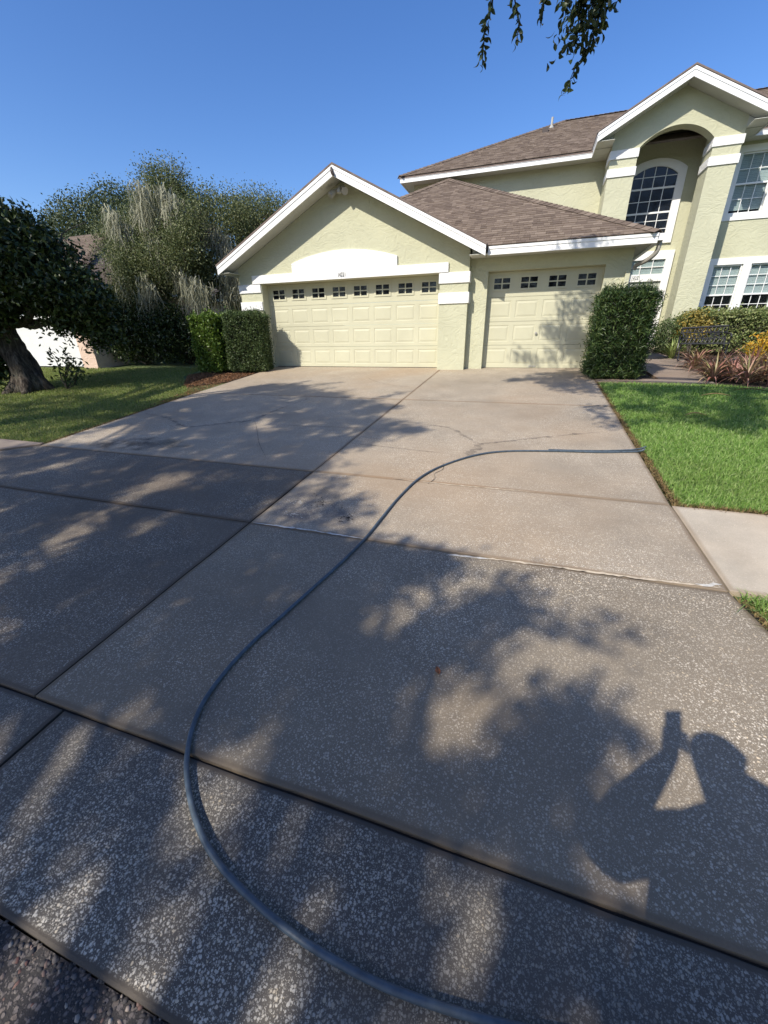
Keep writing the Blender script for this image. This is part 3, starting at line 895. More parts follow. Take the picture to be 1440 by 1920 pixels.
for q in ((2.526, 8.59, 4.512, WY-.002), (11.56, 18.3, 4.512, WY-.002), (2.526, 2.848, WY, 14)):
    mb = MB(); mb.box(*q, 5.372, 5.388); mb.build('soffit', M_SOFFIT, house)

# portico roof
mb = MB(); PE = 1.93; PZ = 6.545
for sx in (-1, 1):
    mb.prism([(PM+sx*PE, 3.45, PZ-.515*PE), (PM, 3.45, PZ), (PM, 8.0, PZ), (PM+sx*PE, 4.6 if sx else 6, PZ-.515*PE)], (0, 0, .035))
roof4 = mb.build('roof', M_ROOFBASE, house); roof4['label'] = 'small gable roof over the tall entry arch'
rake(PM, 1.905, 6.535, .515, 3.475, .19)
for sx in (-1, 1):
    for k in range(5):
        mb = MB(); a, b = k/5, (k+1)/5; g = .0015; xa, xb = PM+sx*(1.88*a+g), PM+sx*(1.88*b-g); z = lambda x: 6.375-.515*abs(x-PM)
        mb.hexa([(xa, 3.506, z(xa)), (xb, 3.506, z(xb)), (xb, 3.948, z(xb)), (xa, 3.948, z(xa)), (xa, 3.506, z(xa)+.03), (xb, 3.506, z(xb)+.03), (xb, 3.948, z(xb)+.03), (xa, 3.948, z(xa)+.03)])
        mb.build('soffit_board', M_SOFFIT, house)
for sx in (-1, 1):
    mb = MB(); xa, xb = sorted((PM+sx*1.89, PM+sx*1.482)); z = lambda x: 6.37-.515*abs(x-PM)
    mb.prism([(xa, 3.952, 5.385), (xb, 3.952, 5.385), (xb, 3.952, z(xb)), (xa, 3.952, z(xa))], (0, .08, 0))
    mb.box(xa, xb, 3.51, 3.95, 5.375, 5.384)
    mb.box(xa, xb, 4.034, 4.60, 5.375, 5.384)
    mb.build('eave_return', M_SOFFIT, house)
fascia(PM-1.905, PM-1.885, 3.51, 4.50, 5.36, 5.55, 'y', -1)
fascia(PM+1.885, PM+1.905, 3.51, 4.50, 5.36, 5.55, 'y', 1)

# ---------------- gutter and downspouts
mb = MB()
prof = [(9.236, 2.42), (9.33, 2.42), (9.355, 2.45), (9.355, 2.49), (9.385, 2.515), (9.385, 2.535), (9.236, 2.535)]
mb.prism([(x, -.60, z) for x, z in prof], (0, 5.1, 0))
mb.build('gutter', M_WHITE, house)
mb = MB()
def flat_pipe(mb, pts, a, b):
    pts = bezier([np.array(p) for p in pts], 6)
    mb.tube(pts, a, 10)
flat_pipe(mb, [(9.30, -.48, 2.43), (9.30, -.48, 2.34), (9.27, -.46, 2.22), (9.16, -.36, 2.12), (9.03, -.20, 2.07), (9.0, -.15, 2.0)], .042, .03)
mb.build('downspout_elbow', M_GUTTER, house)
mb = MB(); mb.box(8.855, 8.945, -.165, -.103, -.05, 1.99); mb.build('downspout', M_STUCCO, house, bevel=.008)

# ---------------- windows
def window(x0, x1, z0, z1, y, cols, rows, rail=True, blind=0., name='window', backz=None, depth=.10, ft=.035, gl=None, dark=None):
    """double hung window in an opening whose outer face is at y; glass sits inside"""
    gl = gl or M_GLASS
    f = MB(); yg = y+.06
    f.box(x0, x0+ft, y+.02, y+.10, z0, z1); f.box(x1-ft, x1, y+.02, y+.10, z0, z1)
    f.box(x0+ft, x1-ft, y+.02, y+.10, z0, z0+ft); f.box(x0+ft, x1-ft, y+.02, y+.10, z1-ft, z1)
    zm = .5*(z0+z1)
    segs = [(z0+ft, zm-.02), (zm+.02, z1-ft)] if rail else [(z0+ft, z1-ft)]
    if rail: f.box(x0+ft, x1-ft, y+.015, y+.09, zm-.02, zm+.02)
    panes = []
    for (a, b) in segs:
        wx = (x1-x0-2*ft)/cols; hz = (b-a)/rows
        for c in range(1, cols): f.box(x0+ft+wx*c-.008, x0+ft+wx*c+.008, yg-.006, yg+.014, a, b)
        for r in range(1, rows):
            for c in range(cols):
                f.box(x0+ft+wx*c+(.008 if c else 0), x0+ft+wx*(c+1)-(.008 if c < cols-1 else 0), yg-.006, yg+.014, a+hz*r-.008, a+hz*r+.008)
        for c in range(cols):
            for r in range(rows):
                panes.append((x0+ft+wx*c+(.008 if c else 0), x0+ft+wx*(c+1)-(.008 if c < cols-1 else 0), a+hz*r+(.008 if r else 0), a+hz*(r+1)-(.008 if r < rows-1 else 0)))
    root = f.build(name, M_WHITE, house)
    for p in panes:
        m = MB(); m.box(p[0], p[1], yg, yg+.006, p[2], p[3]); m.build('pane', gl, root)
    b = MB(); b.box(x0-.3, x1+.3, y+1.2, y+1.22, z0-.3, z1+.3)
    b.box(x0-.3, x0-.28, y+.26, y+1.2, z0-.3, z1+.3); b.box(x1+.28, x1+.3, y+.26, y+1.2, z0-.3, z1+.3)
    b.box(x0-.3, x1+.3, y+.26, y+1.2, z0-.32, z0-.3); b.box(x0-.3, x1+.3, y+.26, y+1.2, z1+.3, z1+.32)
    b.build('backing', M_ROOMDARK, root)
    if blind > 0:
        s = MB(); n = int(((z1-z0)*blind-.06)/.040)
        for k in range(n):
            zc = z1-.05-k*.040
            s.box(x0+.037, x1-.037, y+.100+.003*(k % 2), y+.106+.003*(k % 2), zc-.0185, zc+.0185)
        tag(s.build('blind', M_BLIND, root), kind='stuff')
    return root
for (a, b, zz) in ops:
    up = zz is zs_up
    window(a, b, zz[0], zz[1], WY, 3, 2 if up else 3, blind=.97 if up else .55)
def casing(x0, x1, z0, z1, inner, y=WY, sill=True):
    """flat white boards round a group of openings"""
    mb = MB(); d = .028
    cols_ = sorted(inner)
    mb.box(x0, x1, y-d, y-.001, z1-(z1-inner[0][3]), z1)
    mb.box(x0, x1, y-d, y-.001, z0, inner[0][2])
    xx = x0
    for q in cols_:
        mb.box(xx, q[0], y-d, y-.001, q[2], q[3]); xx = q[1]
    mb.box(xx, x1, y-d, y-.001, inner[0][2], inner[0][3])
    mb.build('window_casing', M_WHITE, house)
casing(11.80, 13.75, .86, 2.72, [(11.95, 12.68, 1.0, 2.55), (12.87, 13.60, 1.0, 2.55)])
casing(11.78, 13.84, 3.63, 5.30, [(11.93, 12.72, 3.78, 5.15), (12.90, 13.69, 3.78, 5.15)])
casing(14.45, 15.65, .86, 2.72, [(14.6, 15.5, 1.0, 2.55)])
casing(14.85, 15.95, 3.63, 5.30, [(15.0, 15.8, 3.78, 5.15)])

# arched window over the door
BY = 5.35
def arc_pts(x0, x1, zs, zt, n=20):
    m, h = .5*(x0+x1), .5*(x1-x0); r = zt-zs; R_ = (h*h+r*r)/(2*r)
    return [(x, zt-R_+math.sqrt(max(0, R_*R_-(x-m)**2))) for x in np.linspace(x0, x1, n)]
AW = (9.42, 10.58, 3.435, 4.96, 5.18)
mb = MB()
outer = arc_pts(9.22, 10.79, 5.09, 5.36); inner = arc_pts(AW[0], AW[1], AW[3], AW[4])
for i in range(19):
    a, b, c, d = outer[i], outer[i+1], inner[i+1], inner[i]
    mb.prism([(q[0], BY-.06, q[1]) for q in (a, b, c, d)], (0, .059, 0))
mb.box(9.22, AW[0], BY-.06, BY-.001, 3.27, AW[3]-.001); mb.box(AW[1], 10.79, BY-.06, BY-.001, 3.27, AW[3]-.001)
mb.prism([(9.22, BY-.06, AW[3]), (AW[0], BY-.06, AW[3]), (9.22, BY-.06, 5.09)], (0, .059, 0))
mb.prism([(AW[1], BY-.06, AW[3]), (10.79, BY-.06, AW[3]), (10.79, BY-.06, 5.09)], (0, .059, 0))
mb.box(AW[0], AW[1], BY-.06, BY-.001, 3.27, AW[2])
mb.build('window_casing', M_WHITE, house)
mb = MB()
aw = lambda x: float(np.interp(x, [p[0] for p in inner], [p[1] for p in inner]))
cx = np.linspace(AW[0], AW[1], 5)
for z in (4.06, 4.66): mb.box(AW[0], AW[1], BY-.045, BY-.012, z-.022, z+.022)
for x in cx[1:-1]:
    mb.box(x-.009, x+.009, BY-.034, BY-.016, AW[2], 4.038); mb.box(x-.009, x+.009, BY-.034, BY-.016, 4.082, 4.638); mb.box(x-.009, x+.009, BY-.034, BY-.016, 4.682, aw(x))
for z in (3.645, 3.855, 4.355, 4.94):
    for k in range(4): mb.box(cx[k]+(.009 if k else 0), cx[k+1]-(.009 if k < 3 else 0), BY-.034, BY-.016, z-.008, z+.008)
awin = mb.build('arched_window', M_WHITE, house)
zc = [AW[2], 3.645, 3.855, 4.06, 4.355, 4.66, 4.94]
for k in range(4):
    for j in range(len(zc)):
        x0, x1 = cx[k]+.009, cx[k+1]-.009; z0 = zc[j]+.01; m = MB()
        if j < len(zc)-1: m.box(x0, x1, BY-.026, BY-.021, z0, zc[j+1]-.01)
        else: m.prism([(x0, BY-.026, z0), (x1, BY-.026, z0), (x1, BY-.026, aw(x1)), (.5*(x0+x1), BY-.026, aw(.5*(x0+x1))), (x0, BY-.026, aw(x0))], (0, .005, 0))
        m.build('pane', M_GLASSD, awin)
mb = MB(); mb.prism([(x, BY-.012, z) for x, z in inner]+[(AW[1], BY-.012, AW[2]), (AW[0], BY-.012, AW[2])], (0, .008, 0)); mb.build('backing', M_ROOMDARK, awin)

# front door, transom, casing
DX0, DX1, DZ0, DZ1 = 9.775, 10.76, .31, 2.254
mb = MB(); d = .085
mb.box(DX1, 10.957, BY-d, BY-.001, .28, 3.07); mb.box(9.295, DX0, BY-d, BY-.001, .28, 2.42)
mb.box(9.295, DX1, BY-d, BY-.001, 2.84, 3.07); mb.box(DX0, DX1, BY-d, BY-.001, DZ1, 2.453)
mb.box(9.295, 9.483, BY-d, BY-.001, 2.421, 2.839); mb.box(9.483, DX0-.001, BY-d, BY-.001, 2.421, 2.453)
mb.build('door_casing', M_WHITE, house)
mb = MB(); mb.box(DX0, DX1, BY-.022, BY-.002, DZ0, DZ1)
ed = mb.build('entry_door', M_ENTRY, house)
for cxm in (DX0+.27, DX1-.27):
    for z0, z1 in ((.43, 1.0), (1.08, 1.66), (1.76, 2.15)):
        pm = panel_mesh(.30, z1-z0); pm.materials.append(M_ENTRY); o = link('panel', pm, None, ed); o.location = (cxm, BY-.0225, .5*(z0+z1))
mb = MB(); mb.tube([(DX0+.07, BY-.022, 1.25), (DX0+.07, BY-.07, 1.25)], .02, 8); mb.tube([(DX0+.07, BY-.07, 1.25), (DX0+.07, BY-.10, 1.25)], [.03, .02], 8); mb.build('handle', M_METAL, ed)
mb = MB(); tx = np.linspace(9.483, DX1, 5)
for x in tx[1:-1]: mb.box(x-.01, x+.01, BY-.06, BY-.02, 2.453, 2.84)
for k in range(4): mb.box(tx[k]+(.01 if k else 0), tx[k+1]-(.01 if k < 3 else 0), BY-.06, BY-.02, 2.636, 2.656)
tw = mb.build('transom_window', M_WHITE, house)
for k in range(4):
    for z0, z1 in ((2.455, 2.634), (2.658, 2.838)):
        m = MB(); m.box(tx[k]+.011, tx[k+1]-.011, BY-.04, BY-.035, z0, z1); m.build('pane', M_GLASS, tw)
s = MB()
for k in range(9): z = 2.462+k*.042; s.box(9.483, DX1, BY-.024+.004*(k % 2), BY-.012, z, z+.038)
tag(s.build('blind', M_BLIND, tw), kind='stuff')
number('14221', (9.92, BY-.0895, 2.31), .145)

# ---------------- security light under the gable, hook at the apex
mb = MB(); mb.box(2.41, 2.55, -.36, -.302, 3.90, 4.04)
fl = mb.build('security_light', M_METAL, house, bevel=.01)
for s_, tip in ((-1, (2.26, -.50, 3.83)), (1, (2.66, -.56, 3.86))):
    m = MB(); b = np.array([2.48+s_*.05, -.36, 4.0]); t = np.array(tip); md = b+(t-b)*.45
    m.tube([b, md], .022, 8); m.tube([md-(t-b)*.08, md+(t-b)*.12, t, t+(t-b)*.05], [.04, .055, .075, .078], 12)
    m.build('lamp_head', M_METAL, fl)
m = MB(); m.tube([(2.48, -.44, 3.99), (2.49, -.50, 3.90), (2.49, -.51, 3.85)], [.03, .055, .05], 10); m.build('sensor', M_METAL, fl)
m = MB(); m.tube(bezier([(2.455, -.79, 4.25), (2.475, -.84, 4.19), (2.50, -.83, 4.12), (2.52, -.80, 4.08)], 5), [.012]+[.022]*6+[.034]*6+[.012]*3, 7)
m.build('hook', M_BROWN, house)

# ------------------------------------------------------------------ neighbour's house
nh = thing('house', (-12.0, -.5, 0), 'low pinkish house with a white garage door behind the left trees', 'house')
Tn = Matrix.Translation((12.0, .5, 0))
def nb(o): o.matrix_parent_inverse = Tn; return o
M_PINK = stucco('pinkish stucco', (.66, .50, .40))
mb = MB(); strip_wall(mb, [-22, -12.25, -7.38, -6.72], lambda x: 2.5, lambda x: 2.15 if -12.25 < x < -7.38 else -.15, -.5, -.2)
mb.box(-6.95, -6.722, -.195, 9, -.15, 2.5); mb.box(-22, -6.96, 8.7, 9, -.15, 2.5); mb.box(-22, -21.8, -.195, 8.6, -.15, 2.5)
nb(mb.build('wall', M_PINK, nh))
mb = MB(); mb.box(-12.25, -7.38, -.31, -.27, -.03, 2.15); M_NDOOR = plain('neighbour door white', (.66, .66, .65), .5, .03, 2); nd = nb(mb.build('garage_door', M_NDOOR, nh))
pm = panel_mesh(.50, .37, .02); pm.materials.append(M_NDOOR)
for r in range(4):
    for c in range(8):
        o = link('panel', pm, None, nd); o.location = (-12.25+.609*(c+.5), -.311, .24+.535*r)
mb = MB()
nr = [(-22.5, -1.0, 2.5), (-6.3, -1.0, 2.5), (-10.2, 4.6, 5.05), (-18.6, 4.6, 5.05)]
mb.prism(nr, dn); mb.prism([(-6.3, -1, 2.5), (-6.3, 10, 2.5), (-10.2, 4.6, 5.05)], dn)
mb.prism([(-22.5, 10, 2.5), (-18.6, 4.6, 5.05), (-10.2, 4.6, 5.05), (-6.3, 10, 2.5)], dn); mb.prism([(-22.5, -1, 2.5), (-18.6, 4.6, 5.05), (-22.5, 10, 2.5)], dn)
nroof = nb(mb.build('roof', M_ROOFBASE, nh))
na = math.atan2(2.55, 5.6)
shingle_field((-1.0, 2.504), na, lambda d: -16.5, lambda d: -6.3-3.9*d/6.15, 46, nroof)
caps((-6.3, -1, 2.52), (-10.2, 4.6, 5.07), nroof, 40)
mb = MB(); mb.box(-22.4, -6.32, -1.02, -.995, 2.33, 2.49); mb.box(-6.34, -6.315, -.99, 10, 2.33, 2.49); nb(mb.build('fascia', M_WHITE, nh))
mb = MB(); mb.box(-22.4, -6.35, -.99, -.502, 2.36, 2.38); nb(mb.build('soffit', M_SOFFIT, nh))

# ------------------------------------------------------------------ foliage materials
L_OAKDARK = leafmat('dark glossy leaves', [(.014, .026, .008), (.026, .046, .012), (.042, .068, .018), (.075, .10, .026)], rough=.4, trans=.12)
L_OAK = leafmat('live oak leaves', [(.075, .10, .035), (.125, .155, .055), (.185, .21, .085), (.27, .28, .14)], trans=.3)
L_OAKFAR = leafmat('distant oak leaves', [(.06, .085, .035), (.09, .118, .052), (.13, .15, .078)], trans=.2)
L_STREET = leafmat('street oak leaves', [(.025, .042, .013), (.04, .06, .018), (.06, .08, .028)], rough=.45, trans=.15)
L_HEDGEY = leafmat('yellow green hedge leaves', [(.08, .145, .022), (.13, .21, .032), (.21, .29, .055)], rough=.35, trans=.25)
L_HEDGE = leafmat('green hedge leaves', [(.055, .09, .03), (.09, .135, .045), (.14, .18, .07)], rough=.42, trans=.2)
L_PODO = leafmat('narrow dark leaves', [(.014, .032, .010), (.03, .06, .016), (.05, .088, .025), (.14, .19, .055)], rough=.4, trans=.15)
L_HEDGER = leafmat('pale green hedge leaves', [(.10, .145, .045), (.17, .22, .07), (.26, .29, .11), (.35, .36, .17)], rough=.45, trans=.2)
L_YELLOW = leafmat('yellow croton leaves', [(.40, .28, .03), (.60, .42, .05), (.62, .30, .03), (.34, .29, .05)], rough=.4, trans=.25)
L_VARI = leafmat('golden variegated leaves', [(.15, .17, .05), (.40, .30, .08), (.50, .36, .08), (.20, .19, .06)], rough=.45, trans=.2)
L_STRAP = leafmat('strap leaves', [(.15, .22, .05), (.26, .33, .10), (.42, .46, .20)], rough=.4, trans=.2)
L_RED = leafmat('reddish bromeliad leaves', [(.19, .18, .07), (.30, .13, .095), (.42, .22, .175), (.25, .23, .085), (.52, .29, .24)], rough=.38, trans=.15)
L_MOSS = leafmat('spanish moss', [(.27, .27, .19), (.39, .385, .28), (.50, .485, .37)], rough=.95, trans=.25, spec=.1)
L_MULCH = leafmat('orange leaf litter', [(.10, .05, .025), (.22, .10, .045), (.32, .16, .075), (.18, .12, .07)], rough=.9, trans=0)
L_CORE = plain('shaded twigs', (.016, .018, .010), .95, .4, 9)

def shell_points(n, c, r, inner=.55):
    d = rng.normal(size=(n, 3)); d /= np.linalg.norm(d, axis=1)[:, None]
    k = inner+(1-inner)*rng.random(n)**.6
    return np.asarray(c)+d*np.asarray(r)*k[:, None]
def clumps(P, per, spread, L, W, **kw):
    C = np.repeat(P, per, 0)+rng.normal(size=(len(P)*per, 3))*spread
    return leaf_arrays(C, L*rng.uniform(.7, 1.25, len(C)), W*rng.uniform(.75, 1.2, len(C)), **kw)

def limb_tubes(mb, base, tip, r0, r1, wob=.15, n=5, sides=8):
    base, tip = np.array(base, float), np.array(tip, float)
    P = [base+(tip-base)*t+(rng.normal(size=3)*wob*np.linalg.norm(tip-base)*.3 if 0 < t < 1 else 0) for t in np.linspace(0, 1, n)]
    P = bezier(P, 3); mb.tube(P, np.linspace(r0, r1, len(P)), sides)
    return P

def tree(name, base, label, cat, trunk, blobs, mat, leafsize, nclump, per, spread, group=None, tr=.2, limbs=True, inner=.5):
    root = thing(name, base, label, cat, group)
    inv = Matrix.Translation(-Vector(base))
    mb = MB()
    P = bezier([np.array(q[:3]) for q in trunk], 5); R_ = np.interp(np.linspace(0, 1, len(P)), np.linspace(0, 1, len(trunk)), [q[3] for q in trunk])
    mb.tube(P, R_, 26)
    for i in range(len(P)):      # fluted, uneven girth
        for j in range(26):
            a = 2*PI*j/26; k = 1+.10*math.sin(3*a+i*.5)+.07*math.sin(7*a-i*.35)+.03*rng.normal()
            v = np.array(mb.v[i*26+j]); mb.v[i*26+j] = tuple(P[i]+(v-P[i])*k)
    # root flare
    b0 = np.array(trunk[0][:3])
    for a in np.linspace(0, 2*PI, 6)[:-1]+.4:
        q = b0+np.array([math.cos(a), math.sin(a), 0])*trunk[0][3]*1.7; q[2] = b0[2]-.06
        mb.tube([b0+np.array([0, 0, trunk[0][3]*1.6]), b0+(q-b0)*.55+np.array([0, 0, trunk[0][3]*.35]), q], [trunk[0][3]*.5, trunk[0][3]*.4, trunk[0][3]*.12], 7)
    tops = P[len(P)//2:]
    if limbs:
        for c, r, _ in blobs:
            if c[2] < tops[0][2]+.55: continue
            s = tops[rng.integers(len(tops))]
            tip = np.array(c)+rng.normal(size=3)*np.array(r)*.2
            Q = limb_tubes(mb, s, tip, trunk[-1][3]*.7, .02)
            for k in range(4):
                q = Q[rng.integers(len(Q)//2, len(Q))]
                limb_tubes(mb, q, np.array(c)+rng.normal(size=3)*np.array(r)*.55, .03, .008, n=4, sides=5)
    t_ = mb.build('trunk', M_BARK, root, smooth=True, fix=False); t_.matrix_parent_inverse = inv
    parts = []
    tot = sum(b[2] for b in blobs)
    for c, r, wgt in blobs:
        P_ = shell_points(int(nclump*wgt/tot), c, r, inner)
        parts.append(clumps(P_, per, spread, leafsize[0], leafsize[1]))
    V, F = merge(parts)
    cr = tri_obj('crown', V, F, mat, root); cr.matrix_parent_inverse = inv
    return root, inv

# dark magnolia-like tree at the left edge
tree('dark_leafed_tree', (-4.62, -4.0, -.32), 'dark shade tree with leaning ridged trunk on the left lawn', 'tree',
     [(-4.62, -4.0, -.36, .36), (-4.70, -4.0, .2, .29), (-4.86, -4.0, .7, .27), (-4.8, -4.05, 1.2, .24), (-4.5, -4.1, 1.7, .16)],
     [((-4.7, -4.0, 2.75), (1.45, 1.3, .85), 4), ((-3.35, -3.9, 2.25), (1.0, 1.0, .75), 2.6), ((-2.65, -3.8, 1.75), (.75, .8, .5), 1.6),
      ((-5.6, -4.2, 2.3), (1.3, 1.2, 1.0), 3), ((-3.75, -4.0, 2.85), (.8, .8, .55), 1.4), ((-4.9, -4.2, 1.75), (.9, .8, .4), 1.8), ((-2.5, -3.6, 1.4), (.4, .45, .4), .8), ((-2.65, -3.4, .95), (.35, .4, .3), .4), ((-5.6, -4.4, 1.4), (.7, .6, .5), 1.2), ((-3.9, -3.9, 1.75), (.8, .6, .3), 1.0), ((-5.2, -4.0, 3.2), (.9, .9, .7), 1.4), ((-5.0, -4.5, 1.35), (.55, .35, .4), 1.3), ((-4.3, -4.4, 1.5), (.5, .3, .28), .8), ((-5.5, -4.3, .75), (.4, .3, .55), 1.2), ((-5.2, -4.4, .25), (.25, .2, .35), .5), ((-3.1, -3.7, 1.3), (.5, .4, .25), .7)],
     L_OAKDARK, (.12, .058), 3600, 17, .14, inner=.3)
mbx = None
def sprigs(name, root_loc, label, cat, pts, mat, n, L, W, group=None):
    root = thing(name, root_loc, label, cat, group); inv = Matrix.Translation(-Vector(root_loc))
    mb = MB(); parts = []
    for tip in pts:
        Q = limb_tubes(mb, root_loc, tip, .018, .005, n=4, sides=5)
        parts.append(clumps(np.array(Q[len(Q)//3:]), n, .07, L, W))
    o = mb.build('stem', M_BARK, root, fix=False); o.matrix_parent_inverse = inv
    V, F = merge(parts); o = tri_obj('leaves', V, F, mat, root); o.matrix_parent_inverse = inv
    return root
sprigs('sapling', (-3.75, -3.75, -.3), 'small leafy sapling sprouting just right of the leaning trunk', 'sapling',
       [(-3.5, -3.7, .45), (-3.2, -3.6, .35), (-3.9, -3.8, .6), (-3.35, -3.8, .6), (-3.05, -3.7, .15)], L_OAKDARK, 6, .12, .055)

# big moss-hung oak between the two houses
mo, moinv = tree('mossy_oak', (-4.5, 2.2, .17), 'tall spreading oak hung with grey spanish moss beside the garage', 'tree',
     [(-4.5, 2.2, .12, .34), (-4.45, 2.2, 1.2, .27), (-4.2, 2.3, 2.3, .22), (-3.9, 2.5, 3.3, .15)],
     [((-4.7, 2.2, 4.6), (1.3, 1.3, 1.05), 4), ((-3.3, 2.9, 4.3), (1.35, 1.4, 1.0), 4), ((-6.0, 1.6, 3.6), (1.2, 1.2, 1.1), 3.4), ((-2.6, 4.2, 4.7), (1.25, 1.2, .85), 3),
      ((-1.6, 4.6, 4.2), (1.0, 1.0, .9), 2), ((-4.6, 1.3, 3.1), (1.3, 1.0, .9), 3), ((-5.6, .9, 2.2), (1.1, .9, .75), 2.2), ((-4.2, .45, 3.0), (.8, .3, .5), .7), ((-3.2, .5, 3.4), (.6, .3, .6), .6), ((-5.3, .3, 2.9), (.6, .3, .6), .6), ((-2.9, .9, 4.1), (.5, .4, .5), .5), ((-3.6, 1.5, 2.7), (1.0, .9, .8), 1.6),
      ((-4.9, 2.0, 5.5), (.45, .45, .5), .5), ((-4.3, 2.1, 5.45), (.3, .3, .55), .3), ((-2.2, 3.0, 3.2), (.8, .9, .9), 1.6), ((-2.3, 2.4, 2.1), (.7, .7, .8), 1.2), ((-3.0, 2.8, 1.9), (.7, .5, .9), 1.5), ((-2.55, 3.2, 2.7), (.6, .5, .7), 1.2), ((-1.9, 5.0, 3.4), (1.0, .8, .8), 1.2)],
     L_OAK, (.066, .036), 3300, 52, .19, inner=.3)
mb = MB()
for (x0, y0, z0), (x1, y1, z1) in (((-4.9, 2, 5.0), (-5.15, 1.95, 6.05)), ((-4.5, 2.1, 5.0), (-4.35, 2.1, 6.15)), ((-4.4, 2.0, 5.2), (-3.8, 2.0, 5.9)), ((-5.0, 2, 5.2), (-5.5, 1.9, 5.9))):
    limb_tubes(mb, (x0, y0, z0), (x1, y1, z1), .02, .006, n=4, sides=5)
o = mb.build('bare_twigs', M_BARK, mo, fix=False); o.matrix_parent_inverse = moinv
def moss(pts, parent, inv, n=85, wspread=.11, L=(.3, 1.05)):
    V, F = [], []
    for c in pts:
        for k in range(n):
            p = np.array(c)+rng.normal(size=3)*[wspread, wspread, .10]; ln = rng.uniform(*L)*(.5+.5*rng.random()); m = 5
            a = rng.uniform(0, 2*PI); s = np.array([math.cos(a), math.sin(a), 0]); w_ = rng.uniform(.005, .019); b = len(V)
            dr = rng.normal(size=3)*.03
            for j in range(m+1):
                q = p+np.array([0, 0, -ln*j/m])+dr*j+rng.normal(size=3)*.024
                ww = w_*(1-.8*j/m); V += [q-s*ww, q+s*ww]
            for j in range(m): F += [b+2*j, b+2*j+1, b+2*j+3, b+2*j, b+2*j+3, b+2*j+2]
    o = tri_obj('spanish_moss', np.array(V), np.array(F), L_MOSS, parent); o.matrix_parent_inverse = inv; return o
for grp in ([(-2.75, 1.6, 3.9), (-2.55, 1.7, 3.7), (-2.4, 1.6, 3.4)], [(-2.3, 1.5, 3.1), (-2.05, 1.6, 2.9), (-2.6, 1.4, 2.9)], [(-4.9, .9, 4.6), (-4.75, .8, 4.3), (-4.5, .8, 4.0)],
            [(-4.2, .6, 3.5), (-4.0, .6, 3.2), (-3.8, .6, 3.0)], [(-3.5, .6, 2.8), (-3.3, .5, 2.5), (-3.1, .6, 2.3)], [(-2.9, .5, 2.4), (-2.7, .6, 2.2), (-3.0, .5, 1.9)],
            [(-5.9, .5, 3.2), (-5.7, .4, 2.8), (-5.5, .3, 2.5)], [(-4.7, .3, 2.6), (-4.5, .3, 2.3), (-4.9, .3, 2.1)], [(-4.6, .7, 5.0), (-4.4, .7, 4.8)], [(-3.9, .9, 4.9), (-3.6, .9, 4.7), (-3.7, .8, 4.4)], [(-5.7, .5, 4.4), (-5.4, .4, 4.2)], [(-3.2, 2.0, 3.2), (-2.85, 2.0, 3.1), (-2.6, 2.0, 3.0)], [(-2.3, 1.6, 2.4), (-2.0, 1.7, 2.3), (-2.6, 1.5, 2.2)], [(-3.6, 1.4, 4.6), (-3.4, 1.4, 4.3), (-3.1, 1.5, 4.1)], [(-5.3, .6, 4.0), (-5.5, .6, 3.7)]):
    moss(grp, mo, moinv)

# background live oaks
tree('distant_oak', (-26.5, 18.5, .3), 'grey green oak rising beyond the neighbouring roof', 'tree',
     [(-26.5, 18.5, .2, .5), (-26.3, 18.5, 3, .4), (-26.0, 18.5, 6, .3)],
     [((-28.2, 18.2, 9.6), (2.6, 2.2, 1.7), 4), ((-24.6, 18.6, 10.0), (2.5, 2.2, 1.9), 4), ((-30.6, 18.4, 9.2), (1.9, 1.8, 1.5), 2.5), ((-22.3, 19, 9.3), (2.2, 2, 1.9), 3), ((-27, 18, 8.0), (3.2, 2, 1.2), 2.4), ((-30.2, 18, 7.6), (1.6, 1.5, 1.1), 1.2)],
     L_OAKFAR, (.20, .10), 1500, 16, .36, inner=.35)

# undergrowth in the deep shade below the oak
def shrub(name, base, label, cat, blobs, mat, leaf, n, per, spread, group=None, core=None, dirs=None, inner=.6):
    root = thing(name, base, label, cat, group); inv = Matrix.Translation(-Vector(base))
    tot = sum(b[2] for b in blobs); parts = []
    for c, r, wgt in blobs:
        parts.append(clumps(shell_points(int(n*wgt/tot), c, r, inner), per, spread, leaf[0], leaf[1]))
    V, F = merge(parts); V[:, 2] = np.maximum(V[:, 2], gz(V[:, 1])+.005)
    o = tri_obj('foliage', V, F, mat, root); o.matrix_parent_inverse = inv
    mb = MB()
    for c, r, wgt in blobs:
        for k in range(5):
            limb_tubes(mb, (base[0]+rng.normal()*.08, base[1]+rng.normal()*.08, base[2]-.03), np.array(c)+rng.normal(size=3)*np.array(r)*.4, .022, .006, n=4, sides=5)
    o = mb.build('stem', M_BARK, root, fix=False); o.matrix_parent_inverse = inv
    return root
shrub('shade_shrub', (-5.6, .6, .05), 'dense black green shrub under the mossy oak, next to the pink wall', 'shrub',
      [((-6.0, .5, .8), (.8, .7, .85), 2), ((-5.2, .6, 1.1), (.9, .7, 1.05), 2.5), ((-6.2, .3, 1.75), (.5, .5, .5), .8)], L_OAKDARK, (.11, .05), 1500, 8, .10, inner=.2)
shrub('shade_shrub', (-3.9, .7, .05), 'dense black green shrub under the mossy oak, next to the clipped hedges', 'shrub',
      [((-4.2, .6, .9), (.9, .7, .95), 2.5), ((-3.1, .8, .8), (.8, .7, .85), 2)], L_OAKDARK, (.11, .05), 1300, 8, .10, inner=.2)

